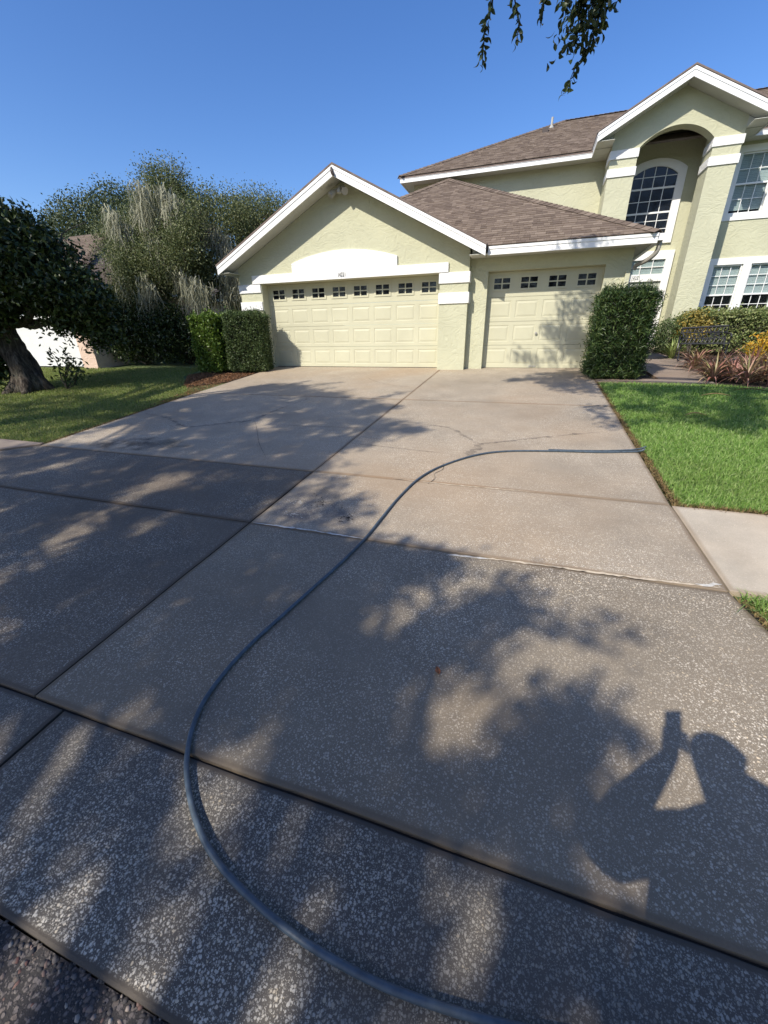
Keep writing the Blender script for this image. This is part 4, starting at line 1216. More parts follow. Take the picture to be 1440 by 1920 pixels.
# clipped hedges
def boxhedge(name, base, label, x0, x1, y0, y1, h, mat, leaf, dens, group, rnd=.06, tilt=.6, cat='hedge'):
    root = thing(name, base, label, cat, group); inv = Matrix.Translation(-Vector(base))
    A = {'f': (x1-x0)*h, 'b': (x1-x0)*h, 'l': (y1-y0)*h, 'r': (y1-y0)*h, 't': (x1-x0)*(y1-y0)}
    parts = []
    lump = lambda a, b: .035*np.sin(a*9.1+1)*np.sin(b*8.3)+.02*np.sin(a*23+b*17)
    for f, ar in A.items():
        n = int(ar*dens); a, b = rng.random(n), rng.random(n); z = gz(.5*(y0+y1))
        if f in 'fb':
            P = np.stack([x0+(x1-x0)*a, np.full(n, y0 if f == 'f' else y1), z+h*b], 1); nr = np.array([0, -1 if f == 'f' else 1, .2])
        elif f in 'lr':
            P = np.stack([np.full(n, x0 if f == 'l' else x1), y0+(y1-y0)*a, z+h*b], 1); nr = np.array([-1 if f == 'l' else 1, 0, .2])
        else:
            P = np.stack([x0+(x1-x0)*a, y0+(y1-y0)*b, np.full(n, z+h)], 1); nr = np.array([0, 0, 1.])
        P = P+nr*(lump(P[:, 0]+P[:, 1], P[:, 2])[:, None]+rng.normal(size=(n, 1))*rnd*.6-abs(rng.normal(size=(n, 1)))*rnd*.5)
        # rounded corners
        c = np.array([.5*(x0+x1), .5*(y0+y1), z+.5*h]); hs = np.array([.5*(x1-x0), .5*(y1-y0), .5*h])
        q = (P-c)/hs; s = np.abs(q); top2 = np.sort(s, 1)[:, 1]
        P = c+(P-c)*(1-np.clip(top2-.82, 0, 1)*.28)[:, None]
        st = rng.random(n) < .02; P = P+nr*(st*rng.uniform(.03, .13, n))[:, None]   # stray shoots
        dd = rng.normal(size=(n, 3))*.7+nr*.6+[0, 0, .25]
        parts.append(leaf_arrays(P, leaf[0]*rng.uniform(.7, 1.25, n), leaf[1]*rng.uniform(.75, 1.2, n), dirs=dd, up=.6))
    V, F = merge(parts); V[:, 2] = np.maximum(V[:, 2], gz(V[:, 1])+.003)
    o = tri_obj('foliage', V, F, mat, root); o.matrix_parent_inverse = inv
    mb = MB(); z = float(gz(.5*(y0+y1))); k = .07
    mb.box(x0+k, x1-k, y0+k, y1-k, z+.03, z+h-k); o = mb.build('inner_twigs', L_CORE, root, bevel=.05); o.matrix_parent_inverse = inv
    mb = MB()
    for q in range(4): mb.tube([(x0+(x1-x0)*(q+.5)/4, .5*(y0+y1), z-.1), (x0+(x1-x0)*(q+.5)/4, .5*(y0+y1), z+.12)], .02, 6)
    o = mb.build('stem', M_BARK, root); o.matrix_parent_inverse = inv
    return root
boxhedge('clipped_hedge', (-1.32, -.95, -.08), 'boxy bright green broad leaved hedge, the farther of the pair by the wide garage', -1.78, -.98, -1.35, -.55, 1.46, L_HEDGEY, (.075, .042), 2300, 'clipped hedges beside the wide garage', rnd=.07)
hg = boxhedge('clipped_hedge', (-.3, -.85, -.07), 'boxy dark green fine leaved hedge touching the wide garage wall', -.82, .22, -1.18, -.52, 1.48, L_HEDGE, (.048, .024), 4800, 'clipped hedges beside the wide garage', rnd=.06)
hg.rotation_euler[2] = .30
boxhedge('clipped_bush', (8.85, -1.02, -.08), 'tall clipped column of narrow dark leaves beside the single garage door', 8.36, 9.28, -1.45, -.55, 1.60, L_PODO, (.10, .016), 5200, None, rnd=.11, cat='bush')
boxhedge('low_hedge', (12.6, 3.3, .26), 'long pale green clipped hedge below the right hand windows', 11.0, 15.5, 2.75, 3.75, .98, L_HEDGER, (.07, .042), 1900, None, rnd=.08)
shrub('round_shrub', (10.74, 3.0, .23), 'dark green rounded shrub at the edge of the entry path', 'shrub', [((10.74, 3.0, .64), (.42, .40, .46), 1)], L_HEDGE, (.06, .03), 420, 9, .06, inner=.6)
shrub('golden_shrub', (11.2, 2.75, .22), 'golden variegated shrub between the rounded shrub and the long hedge', 'shrub', [((11.22, 2.85, .88), (.34, .32, .38), 2), ((11.45, 2.9, .92), (.25, .25, .33), 1)], L_VARI, (.075, .03), 420, 8, .07, inner=.5)
shrub('yellow_croton', (12.2, .75, .06), 'bright yellow orange croton behind the red strap plants', 'shrub', [((12.2, .75, .42), (.46, .34, .26), 2), ((12.75, .7, .42), (.42, .34, .26), 2)], L_YELLOW, (.10, .032), 300, 8, .07, inner=.5)

# strap-leaved plants: every leaf its own part
def strap_mesh(name, L, W, droop, mat, twist=0., segs=7):
    V, F = [], []
    for k in range(segs+1):
        t = k/segs; x = L*t*(1-.18*droop*t); z = L*(.95*t-droop*t*t)*.75
        w_ = W*(.55+.45*math.sin(PI*min(1, t*1.1+.12)))*(1-t**3)*.5+.0008; fold = w_*.5
        V += [(x, -w_, z+fold), (x, 0, z), (x, w_, z+fold)]
    for k in range(segs):
        a = 3*k; F += [(a, a+1, a+4, a+3), (a+1, a+2, a+5, a+4)]
    me = bpy.data.meshes.new(name); me.from_pydata(V, [], F); me.materials.append(mat); me.polygons.foreach_set('use_smooth', [True]*len(F)); return me
red_meshes = [strap_mesh('leaf', rng.uniform(.50, .76), rng.uniform(.028, .040), d, L_RED) for d in (.55, .7, .85, 1.0, 1.15, 1.3)]
def rosette(name, loc, label, cat, group, meshes, n, tilt=(0, .9), sc=1.0):
    root = thing(name, loc, label, cat, group, rz=rng.uniform(0, 6))
    for k in range(n):
        o = link('leaf', meshes[k % len(meshes)], None, root); s = sc*rng.uniform(.75, 1.15)
        o.rotation_euler = (rng.normal()*.12, -rng.uniform(*tilt), k*2.39996+rng.normal()*.2); o.scale = (s, s*rng.uniform(.8, 1.2), s)
        o.location = (rng.normal()*.015, rng.normal()*.015, .0)
    mb = MB(); mb.tube([(0, 0, -.06), (0, 0, .07*sc)], [.05*sc, .02*sc], 8); mb.build('stem', M_BARK, root)
    return root
reds = [((10.55, -1.35), 'red brown strap plant nearest the path corner of the lawn'), ((10.72, -.75), 'red brown strap plant along the garden path edge'),
        ((11.0, -1.55), 'red brown strap plant second along the lawn edge'), ((11.15, -.95), 'red brown strap plant in the middle of the bed before the bench'),
        ((11.5, -1.62), 'red brown strap plant third along the lawn edge'), ((11.65, -1.0), 'red brown strap plant in front of the yellow croton'),
        ((12.05, -1.7), 'red brown strap plant at the picture edge by the lawn'), ((10.95, -.4), 'red brown strap plant right in front of the black bench'),
        ((11.45, -.35), 'red brown strap plant between the bench arm and the croton'), ((12.2, -.9), 'red brown strap plant farthest right in the bed'),
        ((10.62, .05), 'red brown strap plant beside the garden path, just left of the bench front'), ((10.8, .45), 'red brown strap plant at the left foot of the bench'), ((11.75, .2), 'red brown strap plant under the right arm of the bench'), ((10.95, -1.15), 'red brown strap plant crowded behind the first one on the lawn edge'), ((11.4, -1.2), 'red brown strap plant crowded behind the third one on the lawn edge'), ((11.95, -.3), 'red brown strap plant tucked under the yellow croton')]
for (x, y), lb in reds:
    rosette('strap_plant', (x, y, float(gz(y))-.01), lb, 'plant', 'red strap plants in the bed by the lawn', red_meshes, 48, tilt=(-.15, .85), sc=.98)
strap_meshes = [strap_mesh('leaf', rng.uniform(.46, .62), rng.uniform(.030, .04), d, L_STRAP) for d in (.6, .75, .9, 1.0)]
rosette('grassy_plant', (10.62, 1.82, float(gz(1.82))-.01), 'arching light green grassy plant left of the black bench', 'plant', None, strap_meshes, 80, tilt=(.1, 1.15), sc=1.15)

# ------------------------------------------------------------------ beds, mulch and grass
def patch(name, P, mat, lift, kind='structure', sub=1):
    me = bpy.data.meshes.new(name); me.from_pydata([(x, y, float(gz(y))+lift) for x, y in P], [], [tuple(range(len(P)))])
    return tag(link(name, me, mat), kind=kind)
patch('planting_bed', [(8.47, -1.21), (9.65, -1.24), (9.61, -.2), (9.61, 3.9), (8.96, 3.9), (8.96, -.1), (8.47, -.1)], M_SOIL, -.03)
patch('planting_bed', [(10.56, -1.9), (18, -2.3), (18, 4.9), (10.95, 4.9), (10.62, 2.6), (10.9, 1.75), (10.77, .35)], M_SOIL, -.02)
patch('planting_bed', [(-1.8, -1.65), (-.75, -3.1), (.12, -2.2), (.0, -.35), (-2.0, -.35)], M_SOIL, -.03)
def in_poly(X, Y, P):
    P = np.asarray(P); r = np.zeros(len(X), bool); j = len(P)-1
    for i in range(len(P)):
        c = ((P[i, 1] > Y) != (P[j, 1] > Y)) & (X < (P[j, 0]-P[i, 0])*(Y-P[i, 1])/(P[j, 1]-P[i, 1]+1e-12)+P[i, 0]); r ^= c; j = i
    return r
def scatter_poly(P, n):
    P = np.asarray(P); lo, hi = P.min(0), P.max(0); out = np.zeros((0, 2))
    while len(out) < n:
        q = lo+(hi-lo)*rng.random((n*2, 2)); out = np.concatenate([out, q[in_poly(q[:, 0], q[:, 1], P)]])
    return out[:n]
def litter(P, n, L, mat, name, kind='stuff', z=.012):
    q = scatter_poly(P, n); C = np.stack([q[:, 0], q[:, 1], gz(q[:, 1])+z*rng.random(n)], 1)
    d = rng.normal(size=(n, 3)); d[:, 2] *= .25
    V, F = leaf_arrays(C, L*rng.uniform(.5, 1.4, n), L*.4*rng.uniform(.5, 1.2, n), dirs=d*3, up=3)
    V[:, 2] = np.maximum(V[:, 2], gz(V[:, 1])-.012)
    return tag(tri_obj(name, V, F, mat), kind=kind)
litter([(-1.85, -1.7), (-.75, -3.05), (.11, -2.3), (.04, -1.2), (-.3, -1.25), (-1.8, -1.25)], 7500, .045, L_MULCH, 'leaf_litter')
litter([(-.75, -3.0), (-.1, -3.6), (.22, -5.2), (.20, -3.6), (.10, -2.2)], 1500, .04, L_MULCH, 'leaf_litter')
M_EARTHLITTER = leafmat('dark bed litter', [(.03, .022, .016), (.06, .045, .03), (.10, .075, .05)], rough=.95, trans=0)
litter([(8.5, -1.2), (9.6, -1.22), (9.58, 1.5), (9.0, 1.5), (9.0, -.2), (8.5, -.2)], 1800, .04, M_EARTHLITTER, 'bark_mulch')
litter([(10.6, -1.85), (13.5, -2.0), (13.5, 2.7), (11.0, 2.6), (10.8, .4)], 4200, .05, M_EARTHLITTER, 'bark_mulch')

def grassmat(name, cols, dry):
    t = NT(name); g = t.n('NewGeometry'); k = len(cols)
    c = t.ramp(g.outputs['Random Per Island'], [(i/(k-1), q) for i, q in enumerate(cols)])
    n = t.noise(g.outputs['Position'], .9, 4); c = t.mix(t.maprange(n, .45, .7, 0, dry), c, (.16, .15, .05))
    t.base(c); t.rough(.5); t.b.inputs['Specular IOR Level'].default_value = .3
    tr = t.n('BsdfTranslucent'); t.l(c, tr.inputs[0]); mx = t.n('MixShader'); mx.inputs[0].default_value = .4
    t.l(t.b.outputs[0], mx.inputs[1]); t.l(tr.outputs[0], mx.inputs[2]); t.l(mx.outputs[0], t.t.nodes['Material Output'].inputs[0]); return t.m
M_GRASS = grassmat('bright lawn grass', [(.14, .26, .045), (.21, .37, .075), (.31, .47, .12), (.44, .54, .22)], .22)
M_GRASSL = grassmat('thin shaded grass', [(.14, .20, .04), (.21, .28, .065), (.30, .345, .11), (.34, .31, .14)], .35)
M_THATCH = leafmat('brown grass edge', [(.12, .08, .035), (.20, .14, .06), (.30, .21, .10)], rough=.9, trans=.1)
def blades(q, H, W, lean=.85, base=-.03):
    n = len(q); a = rng.uniform(0, 2*PI, n); h = H*rng.uniform(.55, 1.25, n); l = h*abs(rng.normal(size=n))*lean
    b = rng.uniform(0, 2*PI, n); s = np.stack([np.cos(a), np.sin(a), 0*a], 1)*(W*rng.uniform(.6, 1.3, n))[:, None]
    dr = np.stack([np.cos(b), np.sin(b), 0*b], 1)
    p = np.stack([q[:, 0], q[:, 1], gz(q[:, 1])+base], 1)
    m = p+dr*(l*.35)[:, None]; m[:, 2] += h*.6; t = p+dr*(l*1.1)[:, None]; t[:, 2] += h*(1-.25*np.minimum(1, l/h))
    V = np.stack([p-s, p+s, m-s*.8, m+s*.8, t], 1).reshape(-1, 3); i = np.arange(n)[:, None]*5
    F = np.concatenate([i, i+1, i+3, i, i+3, i+2, i+2, i+3, i+4], 1).reshape(-1); return V, F
def lawn(name, P, dens, H, W, mat, near=(7.1, -11.1), dmin=3.):
    P = np.asarray(P); lo, hi = P.min(0), P.max(0); ar = np.prod(hi-lo)
    q = scatter_poly(P, int(dens*ar*.9)); d = np.hypot(q[:, 0]-near[0], q[:, 1]-near[1])
    k = rng.random(len(q)) < np.minimum(1, (dmin/d)**1.3); q = q[k]; d = d[k]
    V, F = blades(q, H, W*np.maximum(1, (d/dmin)**.75)); return tag(tri_obj(name, V, F, mat), kind='stuff')
lawnR = [(8.475, -7.28), (8.49, -4.0), (8.50, -1.68), (10.52, -1.74), (11.2, -2.1), (13.2, -2.35), (15, -2.5), (15, -7.28)]
lawn('grass', lawnR, 9000, .07, .0032, M_GRASS, dmin=4.2)
lawn('grass', [(8.56, -8.93), (8.47, -8.52), (11, -8.52), (11, -10.2), (9.6, -10.2), (9.02, -9.5)], 9000, .085, .0032, M_GRASS, dmin=3.2)
lawnL = [(.53, -7.17), (.36, -5.5), (.05, -3.6), (-.75, -3.0), (-1.9, -1.8), (-2.4, -.2), (-6.9, -.6), (-13, -.6), (-13, -7.17)]
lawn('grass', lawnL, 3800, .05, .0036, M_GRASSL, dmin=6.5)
def edge(P0, P1, n, wdt, H=.04):
    t = rng.random(n); P0, P1 = np.array(P0), np.array(P1); e = P1-P0; nn = np.array([-e[1], e[0]])/np.linalg.norm(e)
    return P0+e*t[:, None]+nn*(rng.normal(size=(n, 1))*wdt)
q = np.concatenate([edge((8.455, -7.3), (8.49, -1.65), 5200, .018), edge((8.5, -7.285), (14, -7.285), 4200, .022), edge((8.48, -8.56), (8.62, -9.0), 500, .02), edge((8.62, -9.0), (9.05, -9.6), 400, .02), edge((.58, -7.2), (.42, -5.5), 1500, .03), edge((.42, -5.5), (.15, -3.5), 1200, .035)])
V, F = blades(q, .035, .004, lean=1.3, base=-.02); tag(tri_obj('thatch', V, F, M_THATCH), kind='stuff')
# lower soil under the lawns right up to the concrete
patch('lawn_soil', [(8.44, -7.3), (16, -7.3), (16, -1.6), (10.56, -1.68), (8.47, -1.62)], M_GG, -.03)
patch('lawn_soil', [(8.45, -8.49), (16, -8.49), (16, -10.25), (9.61, -10.25), (8.95, -9.47), (8.52, -8.92)], M_GG, -.03)
patch('lawn_soil', [(.57, -7.2), (.40, -5.5), (.19, -3.5), (.08, -1.6), (-.03, -.3), (-14, -.3), (-14, -7.2)], M_GG, -.045)
V = []
for (x, y, a, L, lb_) in ((9.3, -4.3, .3, .30, 'short dry frond strip curled alone in the middle of the bright lawn'), (9.9, -2.9, .1, .45, 'dry frond strip lying in the shaded back of the lawn, nearest the driveway'), (10.5, -2.4, -.1, .5, 'dry frond strip on the grass just in front of the red strap plants'), (11.1, -2.6, .05, .6, 'longest dry frond strip, at the right edge of the lawn')):
    mb = MB(); d = np.array([math.cos(a), math.sin(a)])
    pts = [(x+d[0]*L*t-d[1]*.05*math.sin(PI*t), y+d[1]*L*t+d[0]*.05*math.sin(PI*t), float(gz(y))+.035+.03*math.sin(PI*t)) for t in np.linspace(0, 1, 7)]
    mb.tube(pts, [.003, .007, .009, .009, .008, .005, .002], 5)
    tag(mb.build('dry_frond', M_THATCH), lb_, 'dry frond', 'dry frond strips on the lawn')

# one brown leaf on the driveway
LFX, LFY = 6.86, -9.60
root = thing('fallen_leaf', (LFX, LFY, float(gz(LFY))+.004), 'single orange brown leaf lying on the concrete slab', 'leaf', rz=2.0)
mb = MB()
n = 8
for k in range(n):
    t0, t1 = k/n, (k+1)/n; w0, w1 = .013*math.sin(PI*t0)**.8 if 0 < t0 < 1 else .001, .013*math.sin(PI*t1)**.8 if t1 < 1 else .001
    z = lambda t: .012*abs(t-.5)
    for s in (-1, 1):
        mb.face([(.05*t0, 0, z(t0)+.001), (.05*t1, 0, z(t1)+.001), (.05*t1, s*w1, z(t1)+.005), (.05*t0, s*w0, z(t0)+.005)])
mb.build('blade', plain('orange dead leaf', (.36, .13, .05), .7, .2, 60), root, fix=False)
mb = MB(); mb.tube([(-.02, 0, .006), (0, 0, .006), (.05, 0, .009)], .0011, 5); mb.build('stalk', M_BARK, root)

# ------------------------------------------------------------------ hose
HOSE = [(8.47, -5.965), (8.383, -5.977), (7.974, -6.08), (7.519, -6.14), (6.986, -6.256), (6.642, -6.478), (6.343, -6.869), (6.176, -7.284), (6.102, -7.748), (6.074, -8.177), (6.055, -8.487), (6.005, -8.859), (5.913, -9.307), (5.845, -9.651), (5.82, -9.877), (5.832, -10.055), (5.879, -10.193), (5.95, -10.304), (6.03, -10.387), (6.131, -10.465), (6.24, -10.527), (6.363, -10.572), (6.509, -10.607), (6.653, -10.63), (6.794, -10.641), (6.952, -10.640), (7.149, -10.622), (7.367, -10.585), (7.61, -10.53), (8.1, -10.45), (8.6, -10.6)]
HR_ = .0110
pts = bezier([np.array([x, y, 0.]) for x, y in HOSE], 8)
pts = [np.array([p_[0], p_[1], float(gz(p_[1]))+HR_+.003+.0015*math.sin(i*.37)]) for i, p_ in enumerate(pts)]
for i in range(8): pts[i][2] += .03*(8-i)/8
mb = MB(); mb.tube(pts, HR_, 12)
hz = tag(mb.build('hose', M_RUBBER, None, smooth=True, fix=False), 'blue grey rubber hose snaking across the driveway slabs', 'hose')
pts = bezier([np.array(q) for q in ((8.50, -5.86, 0), (8.40, -5.90, 0), (8.05, -6.01, 0), (7.70, -6.07, 0), (7.45, -6.10, 0))], 8)
pts = [np.array([p_[0], p_[1], float(gz(p_[1]))+.012+(.03*(10-i)/10 if i < 10 else 0)]) for i, p_ in enumerate(pts)]
mb = MB(); mb.tube(pts, .0085, 8); tag(mb.build('hose', M_RUBBER, None, smooth=True, fix=False), 'thin short hose end lying beside the long hose at the lawn edge', 'hose')

# ------------------------------------------------------------------ bench
BL = (11.08, 1.35, float(gz(1.35))+.05)
bench = thing('bench', BL, 'black cast metal lattice bench in the planting bed before the hedge', 'bench', rz=math.radians(-8))
BW = .46
mb = MB()
mb.tube([(-BW, .22, .36), (-BW, .26, .70), (BW, .30, .74), (BW, .26, .36)], 0.023, 8)
fr = mb.build('back_frame', M_BENCH, bench)
mb = MB()
for k in range(30):
    cx_, cz_ = rng.uniform(-BW+.06, BW-.06), rng.uniform(.42, .69); r = rng.uniform(.025, .05)
    a0 = rng.uniform(0, 6.28); pp = [(cx_+r*(1-.55*t)*math.cos(a0+4.8*t), .235+(cz_-.36)*.12, cz_+r*(1-.55*t)*math.sin(a0+4.8*t)) for t in np.linspace(0, 1, 10)]
    mb.tube(pp, .0105, 5)
for k in range(11):
    x = -BW+.08*(k+.7); mb.tube(bezier([np.array(q) for q in ((x, .235, .37), (x+.03, .25, .48), (x-.03, .265, .60), (x, .275, .715))], 4), .010, 5)
for z in (.47, .60): mb.tube([(-BW, .245, z), (BW, .255, z)], .012, 5)
mb.build('lattice', M_BENCH, bench)
mb = MB()
for k in range(6): y = -.2+.075*k; mb.box(-BW, BW, y, y+.05, .355, .372)
mb.box(-BW-.01, BW+.01, -.235, -.205, .345, .378)
mb.build('seat', M_BENCH, bench)
for s in (-1, 1):
    mb = MB(); mb.tube(bezier([np.array(q) for q in ((s*BW, .25, .56), (s*BW, .05, .58), (s*BW, -.18, .56), (s*BW, -.25, .50))], 4), .018, 7); mb.tube([(s*BW, -.22, .54), (s*BW, -.20, .37)], .013, 6)
    mb.build('armrest', M_BENCH, bench)
    for y0, y1 in ((-.20, -.26), (.22, .28)):
        mb = MB(); mb.tube(bezier([np.array(q) for q in ((s*BW, y0, .36), (s*BW, y0*.8, .2), (s*BW, y1, -.02))], 4), .018, 7); mb.build('leg', M_BENCH, bench)

# ------------------------------------------------------------------ street oaks behind the camera (their shade falls on the drive; a low far row is added to block sky)
SHADE = {
    'A': [(0.81, -7.27), (0.59, -6.03), (0.54, -4.66), (0.94, -3.69), (1.13, -2.77), (1.99, -2.55), (3.06, -3.31), (3.67, -3.59), (4.38, -3.96), (5.07, -4.38), (4.77, -4.9), (5.07, -5.23), (4.73, -5.59), (4.7, -5.92), (5.04, -6.1), (5.02, -6.47), (5.01, -7.33)],
    'B': [(4.9, -5.11), (5.42, -5.11), (5.82, -5.39), (5.82, -5.71), (5.5, -5.92), (5.32, -6.28), (5.04, -6.67), (4.86, -6.09)],
    'C': [(0.11, -7.54), (0.77, -7.28), (5.03, -7.37), (4.98, -8.55), (1.61, -8.43)],
    'D': [(1.61, -8.43), (4.98, -8.55), (6.08, -8.52), (6.39, -8.56), (6.75, -8.57), (6.88, -8.67), (6.61, -8.8), (6.49, -8.9), (6.31, -9.03), (6.4, -9.08), (6.57, -8.93), (6.81, -8.89), (6.98, -8.94), (7.17, -8.84), (7.27, -8.97), (7.19, -9.18), (7.32, -9.28), (7.4, -9.35), (7.35, -9.53), (7.41, -9.59), (7.52, -9.6), (7.64, -9.66), (7.64, -9.77), (7.57, -9.92), (7.48, -10.04), (7.51, -10.2), (7.53, -10.21), (7.5, -10.28), (7.91, -10.27), (7.86, -10.4), (5.97, -11.01)],
    'E': [(6.72, -1.75), (7.26, -0.69), (8.55, -0.23), (8.39, -2.87), (7.74, -2.72), (7.26, -1.69)],
    'F': [(8.11, -3.9), (8.5, -3.59), (8.62, -4.6), (8.29, -5.06), (8.14, -4.69)],
    'G': [(8.65, -1.95), (9.63, -2.0), (11.05, -2.31), (9.87, -5.31), (9.61, -5.15), (9.28, -4.75), (9.07, -4.08), (8.66, -3.99), (8.49, -3.07)],
    'H': [(-4.42, -4.85), (-2.43, -4.41), (0.26, -4.36), (0.39, -5.53), (0.53, -7.16), (-0.36, -7.26)],
    'I': [(-5.46, -3.18), (-1.86, -1.08), (-0.95, -2.72), (-4.04, -4.02)],
    'P': [(5.01, -8.45), (4.98, -7.64), (5.35, -7.38), (5.91, -8.07), (6.07, -8.49)],
}
LIT = [
    [(0.76, -7.16), (0.94, -6.23), (1.36, -6.45), (1.53, -7.1)],
    [(3.07, -5.75), (3.19, -5.41), (3.66, -5.93), (3.53, -6.15)],
    [(1.64, -8.1), (1.58, -7.81), (1.78, -7.61), (2.02, -7.86)],
    [(3.31, -8.24), (3.36, -7.87), (3.58, -7.71), (3.69, -7.98), (3.55, -8.33)],
    [(3.63, -9.52), (3.42, -9.09), (3.4, -8.68), (3.51, -8.54), (3.76, -8.87), (3.78, -9.21), (3.87, -9.56)],
    [(4.01, -8.89), (4.08, -8.58), (4.26, -8.69), (4.2, -8.93)],
    [(5.68, -9.37), (5.76, -9.18), (5.87, -9.2), (5.82, -9.41)],
    [(6.4, -9.38), (6.55, -9.13), (6.76, -8.98), (6.85, -9.04), (6.71, -9.2), (6.55, -9.43)],
    [(6.78, -9.73), (6.97, -9.52), (7.04, -9.56), (6.99, -9.76), (6.93, -9.93), (6.83, -9.99), (6.82, -9.84)],
    [(6.99, -9.93), (7.07, -9.83), (7.12, -9.89), (7.06, -9.99)],
    [(7.11, -9.71), (7.18, -9.63), (7.26, -9.7), (7.19, -9.77)],
    [(7.13, -9.46), (7.19, -9.31), (7.31, -9.3), (7.33, -9.4), (7.23, -9.53)],
    [(5.97, -10.27), (6.13, -10.12), (6.26, -10.13), (6.18, -10.23), (6.05, -10.28)],
    [(5.99, -10.54), (6.05, -10.38), (6.19, -10.41), (6.31, -10.44), (6.49, -10.47), (6.47, -10.55), (6.26, -10.55), (6.12, -10.57), (6.05, -10.62), (5.97, -10.76), (5.93, -10.67)],
    [(5.9, -10.91), (5.95, -10.8), (6.08, -10.8), (6.25, -10.81), (6.21, -10.87), (6.01, -10.89)],
    [(7.03, -10.29), (7.13, -10.2), (7.22, -10.27), (7.14, -10.34)],
    [(7.08, -10.45), (7.19, -10.37), (7.23, -10.46), (7.16, -10.53)],
    [(7.46, -10.2), (7.57, -10.17), (7.51, -10.3), (7.44, -10.29)],
    [(5.92, -10.94), (6.02, -10.85), (6.27, -10.87), (6.35, -10.9), (6.06, -10.99)],
    [(7.41, -10.0), (7.54, -9.83), (7.62, -9.85), (7.5, -10.07), (7.43, -10.15)],
    [(7.3, -9.41), (7.45, -9.33), (7.51, -9.48), (7.39, -9.54)],
]
TWIGS = [
    [(6.61, -7.2, 3.19), (6.59, -7.11, 3.03), (6.57, -7.05, 2.91), (6.53, -7.01, 2.83), (6.52, -6.97, 2.74), (6.51, -6.92, 2.64)] ,
    [(6.73, -7.18, 3.17), (6.7, -7.08, 3.0), (6.73, -7.01, 2.88), (6.76, -6.97, 2.8), (6.75, -6.94, 2.73)] ,
    [(7.01, -7.11, 3.09), (6.95, -7.05, 2.97), (6.92, -7.0, 2.88), (6.91, -6.96, 2.8)] ,
    [(7.16, -7.13, 3.11), (7.18, -7.04, 2.95), (7.16, -6.98, 2.84), (7.16, -6.93, 2.75), (7.15, -6.9, 2.68), (7.24, -6.88, 2.62), (7.18, -6.85, 2.56), (7.13, -6.8, 2.44)] ,
    [(7.3, -7.09, 3.04), (7.29, -7.01, 2.9), (7.27, -6.95, 2.78), (7.27, -6.9, 2.66), (7.25, -6.87, 2.61)] ,
    [(7.24, -7.06, 3.0), (7.28, -7.0, 2.88), (7.29, -6.96, 2.8), (7.33, -6.93, 2.72)] ,
    [(7.08, -7.09, 3.04), (7.05, -7.03, 2.94), (7.05, -6.99, 2.86), (7.08, -6.96, 2.81)] ,
    [(7.18, -7.08, 3.03), (7.17, -7.02, 2.92), (7.18, -6.97, 2.82), (7.21, -6.92, 2.72)] ,
    [(7.15, -6.9, 2.68), (7.11, -6.9, 2.67), (7.1, -6.89, 2.65)] ,
]

def below(P, S=SUN_DIR):
    return P
def shade_clumps(polys, dens, zr, keep=1.0):
    out = []
    for P in polys:
        A = np.asarray(P); ar = .5*abs(np.dot(A[:, 0], np.roll(A[:, 1], 1))-np.dot(A[:, 1], np.roll(A[:, 0], 1)))
        q = scatter_poly(P, max(4, int(ar*dens*keep)))
        ok = np.ones(len(q), bool)
        for L in LIT:
            L = np.array(L); c = L.mean(0); r = np.linalg.norm(L-c, axis=1).mean(); L = c+(L-c)*(r+.11)/r; ok &= ~in_poly(q[:, 0], q[:, 1], L)
        for k in range(int(ar*4.2)):   # small gaps between the leaves
            c = q[rng.integers(len(q))] if len(q) else A[0]; e = (q-c)@np.array([[.447, .894], [.894, -.447]]).T
            ok &= (e[:, 0]/rng.uniform(.10, .26))**2+(e[:, 1]/rng.uniform(.05, .10))**2 > 1
        q = q[ok]
        sp_ = []
        for k in range(int(ar*5.0)):   # thin sprays reach out of the mass and fray its edge
            if not len(q): break
            s0 = q[rng.integers(len(q))]; a = rng.uniform(0, 2*PI); L_ = rng.uniform(.25, .65); dv = np.array([math.cos(a)+.3, math.sin(a)+.5])
            for t in np.linspace(0, 1, int(L_*22)): sp_.append(s0+dv*L_*t+rng.normal(size=2)*.022)
        f_ = np.sin(q[:, 0]*4.3+1.1)*np.sin(q[:, 1]*9.0+q[:, 0]*3.1)+.5*np.sin(q[:, 0]*11.0+q[:, 1]*6.0)   # the far crown thins out over the kerb strip
        q = q[~((q[:, 1] < -10.25) & (f_ > -.60+np.clip((q[:, 0]-6.6)*1.6, 0, 2)))]
        if sp_:
            sp_ = np.array(sp_); k_ = np.ones(len(sp_), bool)
            for L in LIT: k_ &= ~in_poly(sp_[:, 0], sp_[:, 1], L)
            q = np.concatenate([q, sp_[k_]])
        out.append(np.stack([q[:, 0], q[:, 1], gz(q[:, 1])], 1))
    return lift(np.concatenate(out), zr)
def lift(G, zr):
    """move points from where the shade lies up towards the sun into the crown"""
    n = len(G); wob = .5+.5*np.sin(G[:, 0]*2.1+1.3*np.sin(G[:, 1]*1.7))
    z = zr[0]+(zr[1]-zr[0])*(.55*wob+.45*rng.random(n)); res = np.zeros((0, 3)); todo = np.arange(n)
    P = None
    for _ in range(7):
        t = (G[:, 2]-z)/SUN_DIR[2]; P = G-SUN_DIR*t[:, None]
        bad = in_view(P, 90)
        if not bad.any(): break
        z = np.where(bad, z+1.1, z)
    return P[~in_view(P, 90)]
def ell(c, r, n): return np.asarray(c)+rng.normal(size=(n, 3))*np.asarray(r)*.5

